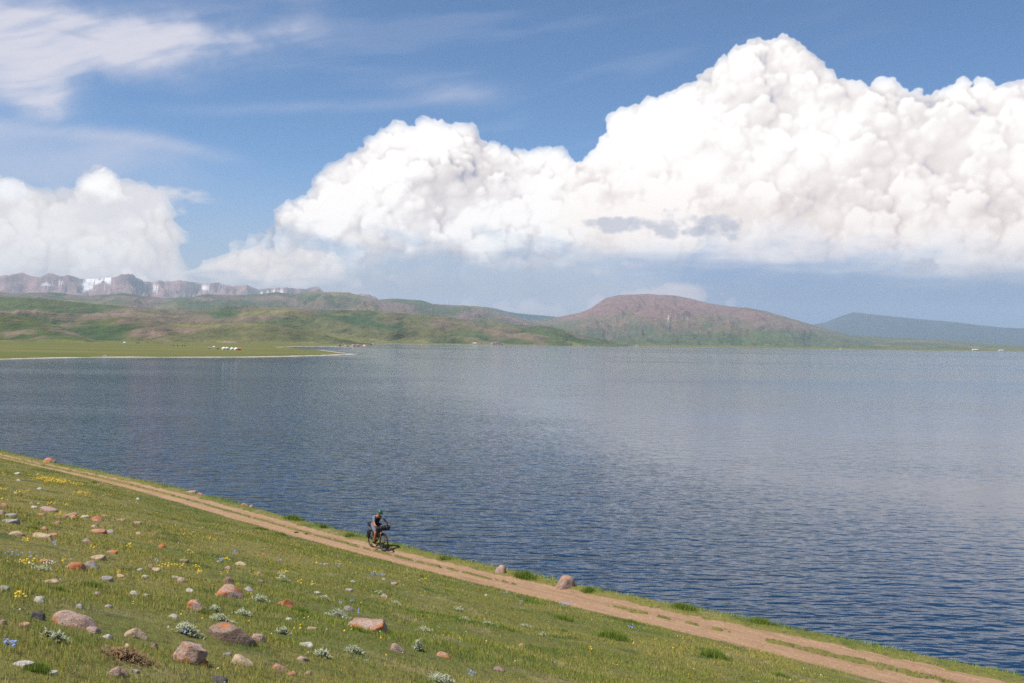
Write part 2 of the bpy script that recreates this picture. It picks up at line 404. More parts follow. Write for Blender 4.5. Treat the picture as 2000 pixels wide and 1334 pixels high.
# ================================================================== the lakeside track in (s, t): s across the slope from the eye, t along it
E = np.array([0.7238, -0.6900]); N = np.array([0.6900, 0.7238])
TRACK_Z = 9.16
def hit_z(px, py, z):
    x, y, dz = px_dir(px, py); k = (z - CAM_H) / dz
    return x * k, y * k
def to_st(x, y): return x * N[0] + y * N[1], x * E[0] + y * E[1]
def to_xy(s, t): return s * N[0] + t * E[0], s * N[1] + t * E[1]
def edge_curve(pts, z=TRACK_Z):
    P = np.array(pts, float); x, y = hit_z(P[:, 0], P[:, 1], z); s, t = to_st(x, y)
    k = np.polyfit(t, s, 5 if len(pts) > 9 else 3)
    t0, t1 = t.min(), t.max(); s0, s1 = np.polyval(k, t0), np.polyval(k, t1)
    return lambda tt: np.where(tt < t0, s0, np.where(tt > t1, s1, np.polyval(k, np.clip(tt, t0, t1))))
s_low = edge_curve([(0, 897), (90, 915), (178, 938), (267, 962), (355, 986), (460, 1013), (577, 1044), (660, 1075), (754, 1102), (850, 1125), (960, 1147), (1040, 1166), (1180, 1202), (1320, 1233), (1460, 1267), (1550, 1290), (1700, 1330)])
s_top = edge_curve([(0, 885), (100, 906), (199, 929), (355, 963), (460, 990), (577, 1020), (713, 1057), (830, 1087), (960, 1117), (1040, 1135), (1180, 1166), (1320, 1195), (1400, 1209), (1550, 1236), (1700, 1269), (1850, 1305), (1940, 1326)])
s_edge = lambda t: s_top(t) + .95 + .25 * ss(-20, 25, t) + .5 * (fbm(t * .25, t * 0, 3, 300) - .5) - .25 * ss(-45, -20, -t) 
def ground_z(s, t):
    s = np.asarray(s, float); t = np.asarray(t, float)
    a = s_low(t); b = s_top(t); c = s_edge(t)
    u = np.maximum(a - s, 0); uc = np.minimum(u, 30)
    z = TRACK_Z + .245 * uc + .0013 * uc * uc + .12 * (u - uc)
    und = (fbm(s * .09, t * .09, 4, 301) - .5) * 1.1 + (fbm(s * .5, t * .5, 3, 302) - .5) * .16
    z = z + und * ss(.3, 9, u) * (1 - .8 * ss(9, 0, np.hypot(s, t)))
    z = z - .18 * ss(0, .6, u) * ss(1.5, .6, u) * 0
    # low bank of turf where the slope meets the track
    z = z + .07 * ss(0, .35, u)
    on = (s > a) & (s < b)
    tr = ss(a - .12, a + .14, s + (fbm(s * 4, t * 2.6, 4, 303) - .5) * .34) * ss(b + .12, b - .14, s + (fbm(s * 4, t * 2.6, 4, 304) - .5) * .34)
    # grass strip between the ruts
    mid = a + (b - a) * .56; k = to_strip(t)
    st = np.exp(-((s - mid) / np.maximum(k * .42, .02)) ** 2) * ss(.02, .12, k)
    st = ss(.38, .6, st + (fbm(s * 9, t * 5.0, 4, 305) - .5) * 1.7 * ss(0, .2, st))
    z = z - .13 * tr * (1 - st) - .0 * tr
    z = z + .03 * tr * st
    # turf verge and the bank down to the lake
    v = np.maximum(s - b, 0)
    z = z + .05 * ss(0, .4, v) - .10 * np.minimum(v, 2)
    w = np.maximum(s - c, 0)
    z = z - .85 * np.maximum(w - .25, 0) - .85 * np.minimum(w, .25) ** 2 * 2 + (fbm(s * .4, t * .4, 4, 306) - .5) * .8 * ss(.3, 3, w)
    return np.where(z < -1.8, -1.8, z)
def to_strip(t):   # half width of the median strip along the track, metres
    x = np.array([-140, -76, -66, -59, -53, -44, -32, -25.5, -24, -22.8, -21.2, -20.5, -19.6, -18.9, -18.4, -17.9, -17.4, -17.0, -16.5, -16.0, -15.2, -14.6, -13, -11.5, -10.4, -9, -6, 0, 30])
    k = np.array([.3, .3, .32, .27, .2, .15, .14, .13, .05, .0, .0, .12, .22, .05, .22, .04, .18, .0, .2, .0, .02, .28, .34, .48, .36, .12, .3, .5, .5])
    return np.interp(t, x, k)
def track_z(s, t):
    a = s_low(t); b = s_top(t); f = (s - a) / (b - a)
    rut = np.exp(-((f - .24) / .16) ** 2) + np.exp(-((f - .82) / .13) ** 2)
    return TRACK_Z - .040 - .045 * rut + (fbm(s * 2.5, t * 1.2, 5, 310) - .5) * .035

def noise_pos(q, sx=1., sy=1., sz=1.):
    p = q.n('ShaderNodeNewGeometry').outputs['Position']
    return q.sc(p, (sx, sy, sz))
def turf_color(q, p):
    """world-space patches shared by the soil under the turf and the blades"""
    big = q.noise(p, .11, 5, .6); mid = q.noise(p, .9, 4, .6)
    c = q.mix(q.ramp(big, .38, .62), (.250, .218, .064), (.164, .178, .043))
    c = q.mix(q.m('MULTIPLY', q.ramp(mid, .52, .70), .75), c, (.31, .255, .12))
    c = q.mix(q.m('MULTIPLY', q.ramp(q.noise(q.sc(p, (1.3, 1.3, 1)), .55, 4), .56, .68), .8), c, (.075, .120, .026))
    return c
def ground_mats():
    m, q, b, o = mat_new("turf_soil", .95); p = noise_pos(q)
    c = turf_color(q, p)
    c = q.mix(q.ramp(q.noise(p, 7, 5, .65), .50, .68), c, (.10, .075, .042))
    c = q.mix(q.m('MULTIPLY', q.noise(p, 26, 3), .5), c, (.05, .055, .02))
    xyz = q.n('ShaderNodeSeparateXYZ', i_0=p)
    shore = q.ramp(q.m('ADD', xyz.outputs[2], q.m('MULTIPLY', q.noise(p, .7, 4), 2.0)), 3.2, 1.6)
    c = q.mix(shore, c, q.mix(q.noise(p, 3, 6, .7), (.16, .12, .09), (.34, .28, .23)))
    q.put(b.inputs['Base Color'], c)
    bp = q.n('ShaderNodeBump', i_Height=q.noise(p, 9, 6, .7), i_Strength=.8, i_Distance=.08); q.put(b.inputs['Normal'], bp)
    m2, q, b, o = mat_new("track_dirt", .95); p = noise_pos(q)
    c = q.mix(q.noise(p, 1.1, 5, .6), (.28, .165, .095), (.40, .255, .155))
    c = q.mix(q.ramp(q.noise(p, 9, 5, .7), .52, .72), c, (.47, .33, .215))
    c = q.mix(q.m('MULTIPLY', q.ramp(q.noise(p, 4, 6, .75), .56, .68), .75), c, (.19, .125, .08))
    c = q.mix(q.m('MULTIPLY', q.ramp(q.noise(p, 31, 3, .7), .58, .68), .6), c, (.55, .47, .39))
    pr = q.n('ShaderNodeCombineXYZ', i_0=q.m('MULTIPLY', q.v('DOT_PRODUCT', p, (.69, .7238, 0)), 5.), i_1=q.m('MULTIPLY', q.v('DOT_PRODUCT', p, (.7238, -.69, 0)), .35))
    c = q.mix(q.m('MULTIPLY', q.ramp(q.noise(pr, 1., 5, .65), .50, .68), .55), c, (.20, .12, .07)); c = q.mix(q.m('MULTIPLY', q.ramp(q.noise(pr, 1.7, 4, .6), .52, .70), .5), c, (.46, .33, .22))
    q.put(b.inputs['Base Color'], c)
    bp = q.n('ShaderNodeBump', i_Height=q.m('ADD', q.noise(p, 14, 6, .75), q.noise(pr, 1.5, 4, .7)), i_Strength=.9, i_Distance=.05); q.put(b.inputs['Normal'], bp)
    return m, m2
TURF, DIRT = ground_mats()
def axis(parts):
    a = [np.arange(x0, x1, st) for x0, x1, st in parts]; return np.concatenate(a)
tt = axis([(-700, -260, 20), (-260, -120, 4), (-120, -84, .6), (-84, -26, .17), (-26, -6, .09), (-6, 34, .4), (34, 80, 2), (80, 400, 16)])
sa = axis([(-250, -60, 12), (-60, -8, 2), (-8, 14, .35), (14, 24, .22), (24, 30.6, .09), (30.6, 46, .7), (46, 60, 3)])
S_, T_ = np.meshgrid(sa, tt); X_, Y_ = to_xy(S_, T_)
tag(link("grassy_slope", grid_mesh("grassy_slope", X_, Y_, ground_z(S_, T_)), TURF), "green turf slope falling to the track, with a steep bank to the lake", kind='structure')
tt = axis([(-260, -100, 3), (-100, -84, .5), (-84, -26, .13), (-26, -6, .07), (-6, 34, .4), (34, 120, 2)]); ff = np.linspace(-.12, 1.12, 44)
F_, T_ = np.meshgrid(ff, tt); S_ = s_low(T_) + F_ * (s_top(T_) - s_low(T_)); X_, Y_ = to_xy(S_, T_)
tag(link("dirt_track", grid_mesh("dirt_track", X_, Y_, track_z(S_, T_)), DIRT), "pale brown two-rut dirt track running along the lake", kind='structure')

# ================================================================== the lake
def water_mat():
    m, q, b, o = mat_new("lake_water", .06, (.002, .024, .064), .5)
    b.inputs['IOR'].default_value = 1.333
    p = noise_pos(q)
    gust = q.noise(q.sc(p, (1 / 620., 1 / 210., 0)), 1., 5, .6); gust2 = q.noise(q.sc(p, (1 / 60., 1 / 26., 0)), 1., 5, .6)
    far = q.noise(q.sc(p, (1 / 5200., 1 / 900., 0)), 1., 4, .6)
    def slope(kx, ky, scale, det, amp, eps, rough=.6, seed=0):
        base = q.v('ADD', q.sc(p, (kx, ky, 0)), (seed, seed * 1.7, 0))
        h0 = q.noise(base, scale, det, rough)
        hx = q.noise(q.v('ADD', base, (eps * kx, 0, 0)), scale, det, rough)
        hy = q.noise(q.v('ADD', base, (0, eps * ky, 0)), scale, det, rough)
        return q.m('MULTIPLY', q.m('SUBTRACT', hx, h0), -amp / eps), q.m('MULTIPLY', q.m('SUBTRACT', hy, h0), -amp / eps)
    ax, ay = slope(.5, 1.15, .6, 2, .15, .08)
    bx, by = slope(.9, 1.3, 2.3, 4, .013, .03, .65, 9.)
    k = q.m('ADD', q.m('MULTIPLY', q.ramp(gust, .36, .64), .75), .55)
    k = q.m('MULTIPLY', k, q.m('ADD', q.m('MULTIPLY', q.ramp(gust2, .3, .7), .35), .8))
    k = q.m('MULTIPLY', k, q.ramp(far, .40, .62, .62, 1.45))
    sh = q.n('ShaderNodeSeparateXYZ', i_0=p); lee = q.m('ADD', q.m('ADD', sh.outputs[0], q.m('MULTIPLY', sh.outputs[1], .2)), q.m('ADD', q.m('MULTIPLY', gust2, 50.), q.m('MULTIPLY', q.m('SUBTRACT', gust, .5), 260.)))
    k = q.m('MULTIPLY', k, q.ramp(lee, -60., 105., 13., 1.0))
    sx = q.m('MULTIPLY', q.m('ADD', ax, bx), k); sy = q.m('MULTIPLY', q.m('ADD', ay, by), k)
    nrm = q.v('NORMALIZE', q.n('ShaderNodeCombineXYZ', i_0=sx, i_1=sy, i_2=1.0))
    q.put(b.inputs['Normal'], nrm)
    return m
r_ = np.concatenate([[2.], np.geomspace(20, 30000, 60)]); th = np.radians(np.linspace(0, 360, 181))
R_, A_g = np.meshgrid(r_, th)
lake = tag(link("lake", grid_mesh("lake", R_ * np.sin(A_g), R_ * np.cos(A_g), R_ * 0), water_mat()), "wide blue rippled lake", kind='structure')

# ================================================================== far land, polar grids round the eye
def ip(az, pts): return curve(az, pts)
def shore_r(px, py):  # distance of a shore pixel on the lake surface
    x, y, z = px_dir(px, py); k = -CAM_H / z; return np.hypot(x, y) * k
def polar(azs, rs):
    R, Az = np.meshgrid(rs, np.radians(azs)); return R * np.sin(Az), R * np.cos(Az), R, np.degrees(Az)
def far_axis(a0, a1, st, out=62.):
    l = [np.arange(-out, a0, 1.2)] if a0 > -out else []
    return np.concatenate(([np.arange(max(-out, a0 - 18), a0, .8)] if a0 < -26 else []) + [np.arange(a0, a1, st)] + ([np.arange(a1, min(out, a1 + 18), .8)] if a1 > 26 else []))
def xyw(px, py):
    x, y = hit_z(px, py, 0.); return float(x), float(y)
SHORE = [(-900, 40), (-620, 380), xyw(-60, 704), xyw(0, 702), xyw(60, 700.5), xyw(130, 699), xyw(200, 698), xyw(300, 698), xyw(400, 698), xyw(500, 697.6), xyw(560, 696.5), xyw(630, 694.6), xyw(700, 692),
         xyw(680, 690.2), xyw(629, 683.8), xyw(580, 680.6), xyw(542, 678.4), xyw(560, 677.7), xyw(610, 676.6), xyw(660, 676.4), xyw(713, 676.4),
         xyw(716, 671.2), xyw(760, 671.4), xyw(800, 672), xyw(900, 673), xyw(950, 673.6), xyw(1050, 674.3), xyw(1200, 676.2), xyw(1430, 679.2), xyw(1560, 681), xyw(1715, 683.6), xyw(1850, 685.4), xyw(2000, 687.2), xyw(2200, 690), (3600, 4200), (7000, 3000)]
LAND = SHORE + [(30000, 3000), (30000, 29000), (-29000, 29000), (-29000, 40)]
def plain_z(X, Y):
    d = segdist(X, Y, SHORE) * np.where(inside(X, Y, LAND), 1, -1)
    r = np.hypot(X, Y)
    z = np.where(d > 0, 1.5 * ss(0, 22, d) * ss(-10, 60, d + 20) + .0012 * np.minimum(d, 3000) + .7 * (fbm(X * .012, Y * .012, 4, 400) - .5) * ss(5, 80, d), np.maximum(d * .06, -1.6))
    return z + .0 * r
azs = far_axis(-28., 28., .09); rs = np.concatenate([np.geomspace(560, 1500, 120), np.geomspace(1510, 7000, 130), np.geomspace(7300, 29500, 12)])
X, Y, R, Az = polar(azs, rs); PZ = plain_z(X, Y)
def plain_mat_():
    m, q, b, o = mat_new("plain_turf", .95); p = noise_pos(q)
    z = q.n('ShaderNodeSeparateXYZ', i_0=p).outputs[2]
    c = q.mix(q.ramp(q.noise(q.sc(p, (.0035, .009, 0)), 1, 5, .6), .38, .62), (.105, .118, .026), (.150, .140, .038))
    c = q.mix(q.m('MULTIPLY', q.ramp(q.noise(q.sc(p, (.012, .03, 0)), 1, 5, .6), .55, .7), .8), c, (.065, .110, .018))
    c = q.mix(q.m('MULTIPLY', q.ramp(q.noise(q.sc(p, (.008, .02, 0)), 1.7, 5, .6), .60, .7), .8), c, (.19, .175, .045))
    c = q.mix(q.m('MULTIPLY', q.ramp(q.noise(q.sc(p, (.006, .02, 0)), 2.3, 5, .6), .62, .72), .6), c, (.15, .115, .06))
    c = q.mix(q.ramp(q.m('ADD', z, q.m('MULTIPLY', q.noise(p, .03, 4), .9)), .78, .62), c, (.50, .44, .38))
    q.put(b.inputs['Base Color'], c); return m
tag(link("lakeside_plain", grid_mesh("lakeside_plain", X, Y, PZ), plain_mat_()), "flat green pasture with a pale beach along the far side of the lake", kind='structure')

def land_mat():
    m, q, b, o = mat_new("hill_cover", .95); p = noise_pos(q)
    at = q.n('ShaderNodeAttribute', attribute_name='tone', attribute_type='GEOMETRY').outputs['Color']
    pp = q.sc(p, (1., .25, 2.6)); f = q.noise(pp, .024, 6, .75); f2 = q.noise(pp, .006, 5, .7)
    c = q.mix(1.0, at, q.n('ShaderNodeCombineColor', i_0=q.ramp(f, .25, .75, .72, 1.28), i_1=q.ramp(f, .25, .75, .74, 1.24), i_2=q.ramp(f, .25, .75, .78, 1.2)), 'MULTIPLY')
    c = q.mix(1.0, c, q.n('ShaderNodeCombineColor', i_0=q.ramp(f2, .25, .75, .8, 1.2), i_1=q.ramp(f2, .25, .75, .85, 1.12), i_2=q.ramp(f2, .25, .75, .85, 1.15)), 'MULTIPLY')
    q.put(b.inputs['Base Color'], c); q.put(b.inputs['Normal'], q.n('ShaderNodeBump', i_Height=q.m('ADD', f, q.m('MULTIPLY', f2, 2.5)), i_Strength=.6, i_Distance=18.)); return m
LANDMAT = land_mat()
GREEN, DGREEN, OLIVE, BROWN, PINK, YG = [np.array(c) for c in ((.072, .100, .034), (.034, .074, .024), (.108, .112, .042), (.160, .125, .080), (.22, .16, .12), (.16, .165, .042))]
def lay(name, label, crest, R0, Rn, a0, a1, st, nr, seed, paint, rough=1., foot=1.2, back=.35, spur=1.0, gx=1., base=-3., crestn=1., rnd=.45):
    """one range of hills: crest given by its skyline, real near slope (from Rn up to R0) and back slope"""
    azs = far_axis(a0, a1, st); u = np.concatenate([np.linspace(0, 1, nr), np.linspace(1, 1 + back, 10)[1:]])
    U, Az = np.meshgrid(u, azs)
    Rc = R0 * (1 + .05 * (fbm(Az * .35 + 5, Az * 0, 3, seed) - .5) * 2); R = Rn + U * (Rc - Rn)
    R = np.where(U <= 1, R, Rc * (1 + (U - 1)))
    a = np.radians(Az); X = R * np.sin(a); Y = R * np.cos(a)
    el = curve(azs, crest)[:, None] + np.zeros_like(U)
    hc = CAM_H + np.tan(np.radians(el)) * Rc
    Aw = Az + np.maximum(1 - U, 0) ** .8 * 5.0 * (fbm(Az * .45, U * 1.6, 4, seed + 8) - .5) * 2
    hb = CAM_H + np.tan(np.radians(curve(Aw, crest))) * Rc
    Up0 = np.clip(U, 0, 1); px2 = Rc * math.radians(360 / (2 * math.pi * F * 2)) * 1.0       # about half a pixel
    jit = px2 * crestn * 3.0 * (fbm(Az * 5, Az * 0, 5, seed + 1, .62) - .5) if crestn < 5 else px2 * crestn * 2. * (fbm(Az * 1.5, Az * 0, 6, seed + 1, .60, ridged=True) - .62); hc0 = np.minimum(hb, hc * 1.0 + 60); hc0 = hc0 * (1 - Up0 ** 4) + hc * Up0 ** 4; hc = hc + jit
    k = 1000. / Rc * gx
    wx = (fbm(X * .0004 * 1, Y * .0004, 4, seed + 2) - .5) * 2600 * Rc / 6000
    wy_ = (fbm(X * .0005 + 3, Y * .0005, 4, seed + 7) - .5) * 2600 * Rc / 6000
    gul = fbm((X + wx) * .0010 * 5000 / Rc * gx, (Y + wy_) * .00085 * 5000 / Rc * gx, 5, seed + 3, .45, ridged=True)
    gul2 = fbm((X + wx * .5) * .0032 * 5000 / Rc * gx, (Y + wx * .3) * .0026 * 5000 / Rc * gx, 5, seed + 4, .6)
    Up = np.minimum(U, 1)
    prof = Up ** foot * (1 - rnd) + rnd * np.sin(Up * np.pi / 2) ** 1.4
    env = np.clip(4 * Up * (1 - Up), 0, 1) ** .7
    h = base + (hc0 - base) * prof + jit * np.clip(Up, 0, 1) ** 14
    rel = -np.abs(1 - gul) * .80 * spur - (1 - gul2) * .34 * spur + .22 * spur
    h = h + (hc - base) * rel * env * .72 * rough
    h = np.minimum(h, CAM_H + (hc - CAM_H) * R / Rc * np.where(U < 1, .97 + .03 * Up, 1.) + (hc < CAM_H) * 50)
    h = np.where(U > 1, base + (hc - base) * (1 - ((U - 1) / back) ** 1.3), h)
    C = paint(Az, U, h, hc, X, Y, gul, gul2, Rc)
    return tag(link(name, grid_mesh(name, X, Y, h, C), LANDMAT), label, kind='structure'), (azs, U, R, h)
def mixc(a, b, f): return a * (1 - f[..., None]) + b * f[..., None]
def hills_paint(seed, gr=.5, br=.5, dist=1., tint=(1, 1, 1)):
    def f(Az, U, h, hc, X, Y, gul, gul2, Rc):
        s_ = 5000 / Rc
        Q = h * 2.6 + Y * .12; n1 = fbm(X * .0013 * s_, Q * .0013 * s_, 5, seed + 20); n2 = fbm(X * .004 * s_ + Q * .001, Q * .004 * s_, 5, seed + 21); n3 = fbm(X * .012 * s_, Q * .012 * s_, 4, seed + 22)
        C = mixc(OLIVE, GREEN, ss(.40, .60, n1 + (gr - .5) * .3))
        C = mixc(C, DGREEN, ss(.50, .60, n2 * .6 + (1 - gul) * .4 + (gr - .5) * .2) * .85)
        C = mixc(C, BROWN, ss(.50, .62, n2 * .45 + gul * .35 + n1 * .2 + (br - .62) * .3) * .9)
        C = mixc(C, PINK, ss(.62, .74, n3 * .55 + gul * .45 + (br - .5) * .25) * .8)
        C = mixc(C, YG, ss(.60, .72, fbm(X * .002 * s_, Y * .003 * s_, 4, seed + 23) + .12 * (U < .25)) * .8)
        C = mixc(C, C * .6, ss(.62, .78, n3) * .5)
        return C * np.array(tint)
    return f
def snow_paint(Az, U, h, hc, X, Y, gul, gul2, Rc):
    n = fbm(X * .0015, Y * .0008, 6, 501); C = mixc(np.array([.22, .135, .13]), np.array([.31, .20, .185]), ss(.4, .6, n))
    C = mixc(C, np.array([.12, .105, .10]), ss(.55, .7, fbm(X * .004, Y * .002, 5, 502)) * .7)
    el = np.degrees(np.arctan((h - CAM_H) / np.hypot(X, Y)))
    s = np.zeros_like(U)
    st = fbm(Az * 7 + el * 3, el * 5 - Az * 3.5, 5, 503, .6, ridged=True)
    for x, y, w, hh, k in ((190, 549, 34, 7, 1.0), (170, 557, 16, 12, .95), (212, 546, 16, 5, 1.3), (118, 552, 16, 3.5, .9), (90, 556, 14, 2.5, .9), (262, 541, 22, 8, .62), (305, 562, 9, 12, .9), (318, 553, 5, 6, .8), (400, 563, 14, 8, .72), (380, 556, 20, 7, .55), (430, 557, 12, 8, .78), (545, 569, 26, 4, .95), (520, 574, 20, 4, 1.0), (566, 566, 12, 3, .9), (480, 562, 18, 7, .45), (45, 535, 22, 5, .5), (100, 540, 20, 6, .5), (345, 553, 20, 5, .55), (605, 566, 10, 4, .3), (720, 577, 14, 3, .5), (140, 545, 12, 4, .55)):
        a, e = px_azel(x, y); s = np.maximum(s, k * np.exp(-(((Az - a) / (w / 34.)) ** 2 + ((el - e) / (hh / 34.)) ** 2)))
    f = ss(.50, .60, s * (.04 + st * .82 + (1 - gul) * .80))
    return mixc(C, np.array([.80, .80, .80]), f)
def red_paint(Az, U, h, hc, X, Y, gul, gul2, Rc):
    el = np.degrees(np.arctan((h - CAM_H) / np.hypot(X, Y))); n = fbm(X * .0011, Y * .0006, 6, 511)
    f = (h / 560.) + (n - .5) * .5
    C = mixc(np.array([.085, .115, .040]), np.array([.075, .100, .045]), ss(.4, .6, n))
    C = mixc(C, np.array([.17, .13, .075]), ss(.5, .62, fbm(X * .003, Y * .0012, 5, 512)) * .6)
    C = mixc(C, np.array([.20, .12, .10]), ss(.48, 1.10, f * 1.25 + (gul - .55) * .9 + (gul2 - .5) * .5))
    C = mixc(C, np.array([.13, .085, .065]), ss(.5, .66, 1 - gul) * .35)
    st = fbm(Az * 5, el * 9, 5, 513, .6, ridged=True); s = np.zeros_like(U)
    for x, y, w, hh, k in ((1340, 622, 8, 9, .85), (1356, 630, 8, 4, .8), (1306, 621, 8, 2, .9), (1290, 624, 16, 2.5, .6), (1380, 626, 18, 2.5, .8), (1420, 622, 10, 3, .6), (1550, 622, 20, 3, .8), (1580, 629, 18, 2.5, .7), (1260, 572, 24, 3, .8), (1188, 588, 8, 3, .6), (1612, 655, 8, 2, .6)):
        a, e = px_azel(x, y); s = np.maximum(s, k * np.exp(-(((Az - a) / (w / 34.)) ** 2 + ((el - e) / (hh / 34.)) ** 2)))
    return mixc(C, np.array([.70, .70, .68]), ss(.66, .84, s * (.0 + st * 1.2)))
def flat_paint(c, c2):
    return lambda Az, U, h, hc, X, Y, gul, gul2, Rc: mixc(np.array(c), np.array(c2), ss(.4, .62, gul * .6 + gul2 * .4))

lay("blue_mountain", "hazy mountain ridge with rain shade put into its blue colour behind the right end of the lake", [(1300, 668), (1480, 650), (1572, 636), (1610, 630), (1644, 617), (1667, 610), (1715, 615), (1763, 620), (1810, 624.5), (1857, 628), (1905, 634), (1960, 640), (2040, 642), (2300, 650), (2700, 690)], 24000, 19500, 6, 29, .06, 40, 601, flat_paint((.018, .032, .05), (.035, .05, .065)), spur=.8)  # rain shade over the ridge is put into its dark blue albedo
lay("distant_blue_ridge", "low blue ridge between the green hills and the red mountain", [(800, 660), (900, 606), (947, 599.5), (968, 602.5), (992, 609), (1028, 613.6), (1082, 618), (1130, 640), (1200, 668)], 19000, 15000, -6, 7, .06, 30, 611, flat_paint((.04, .06, .05), (.07, .08, .06)), spur=.8)
lay("snowy_mountains", "jagged purple-brown mountains with snow patches behind the green hills", [(-500, 540), (-200, 548), (0, 539), (17, 539), (42, 532), (62, 539), (76, 542), (95, 534), (120, 539), (134, 536), (157, 543), (179, 545), (224, 542), (238, 536), (258, 535), (269, 542), (280, 549), (297, 552), (316, 547.6), (336, 550), (347, 547.6), (386, 553), (403, 554.6), (428, 552.6), (451, 559), (482, 556), (504, 564.4), (526, 564), (557, 562), (578, 565), (605, 562), (623, 559.6), (632, 569.5), (659, 568.6), (690, 578), (707, 573.4), (722, 573.4), (740, 583.6), (780, 592), (840, 600), (960, 640)], 20500, 16500, -29, -1, .035, 64, 621, snow_paint, spur=1.3, rough=1.5, crestn=6., gx=4.2, rnd=.0, foot=1.15)
lay("red_mountain", "broad reddish mountain with green foot beyond the lake", [(900, 640), (1000, 630), (1050, 625.5), (1078, 621), (1131, 611), (1154, 602), (1183, 582), (1211.5, 576), (1264, 574), (1316, 577), (1344.5, 582), (1382.5, 592), (1430, 599), (1463, 601), (1501, 609), (1525, 616), (1572.6, 630), (1610.5, 640), (1658, 654), (1763, 660), (1881, 667), (2000, 674), (2200, 681), (2600, 692)], 13500, 6600, -4, 29, .05, 90, 631, red_paint, foot=2.0, spur=1.15, rough=1.1, gx=3.6, rnd=.35)
lay("far_green_ridge", "high hazy green ridge below the snowy mountains", [(-500, 575), (-200, 565), (0, 569.5), (20, 573), (70, 571.4), (112, 571.4), (168, 578.4), (210, 575), (238, 572), (280, 577), (319, 582), (378, 580), (400, 575), (476, 576), (518, 573.4), (539, 570.4), (575, 574.6), (614, 569.5), (635, 571.6), (680, 571), (704, 577), (737, 585.4), (770, 583), (824, 586.6), (845, 593.5), (920, 597.4), (944, 599.5), (974, 610), (1010, 620), (1040, 628), (1078, 636), (1110, 650), (1150, 662)], 11500, 6200, -29, 5, .06, 80, 641, hills_paint(641, .50, .45, tint=(.95, .88, 1.1)), spur=1.2, rough=1.0, gx=2.8)
lay("middle_hills", "rounded green and brown hills behind the bay", [(-500, 570), (-200, 588), (0, 580), (84, 583), (130, 588), (168, 592), (224, 596.6), (308, 604), (378, 607), (440, 600), (500, 598.6), (560, 601), (620, 606), (674, 605.5), (728, 607), (800, 613), (854, 615.4), (911, 625), (932, 632.5), (992, 634), (1040, 635.5), (1075, 638), (1100, 643), (1135, 655), (1169, 662), (1207, 669.6), (1240, 674)], 5200, 3750, -29, 7, .06, 80, 651, hills_paint(651, .58, .44), spur=1.2, rough=1.1, gx=1.9)
lay("brown_headland_hills", "low olive and brown hills ending in a rocky headland", [(-500, 600), (-100, 640), (60, 650), (120, 632), (160, 627), (196, 623), (241, 619), (290, 623), (340, 633), (400, 634), (450, 631), (500, 629.5), (560, 637), (600, 646), (630, 652), (660, 661), (690, 667), (706, 671), (716, 680), (730, 692)], 3100, 2230, -29, -7.6, .06, 80, 661, hills_paint(661, .48, .52), spur=1.2, rough=1.0, gx=1.5, crestn=1.3)
lay("near_left_hill", "brown and green hillside sloping down at the left edge", [(-600, 560), (-300, 590), (-100, 604), (0, 611), (30, 615), (56, 620), (85, 628), (112, 635), (140, 647), (160, 656), (185, 664), (230, 676)], 2450, 1900, -29, -21, .06, 80, 671, hills_paint(671, .5, .5), spur=1.1, rough=1.1, gx=1.0)

# ================================================================== the air
def make_haze():
    bm = bmesh.new(); bmesh.ops.create_cube(bm, size=1.0)
    x0, x1, y0, y1, z0, z1 = -31000, 31000, -31000, 31000, -3.2, 1250
    for v in bm.verts: v.co = (x0 if v.co.x < 0 else x1, y0 if v.co.y < 0 else y1, z0 if v.co.z < 0 else z1)
    me = bpy.data.meshes.new("haze"); bm.to_mesh(me); bm.free()
    m = bpy.data.materials.new("haze_air"); m.use_nodes = True; t = m.node_tree; t.nodes.clear(); q = NT(t)
    v = q.n('ShaderNodeVolumePrincipled'); v.inputs['Color'].default_value = HAZE_COLOR; v.inputs['Density'].default_value = HAZE_D
    v.inputs['Anisotropy'].default_value = 0.0
    q.n('ShaderNodeOutputMaterial', i_Volume=v.outputs[0])
    o = link("haze", me, m, smooth=False); tag(o, "thin blue air haze over the lake and mountains", kind='stuff')
HAZE_COLOR = (.64, .81, 1.0, 1); HAZE_D = 3.3e-5
make_haze()
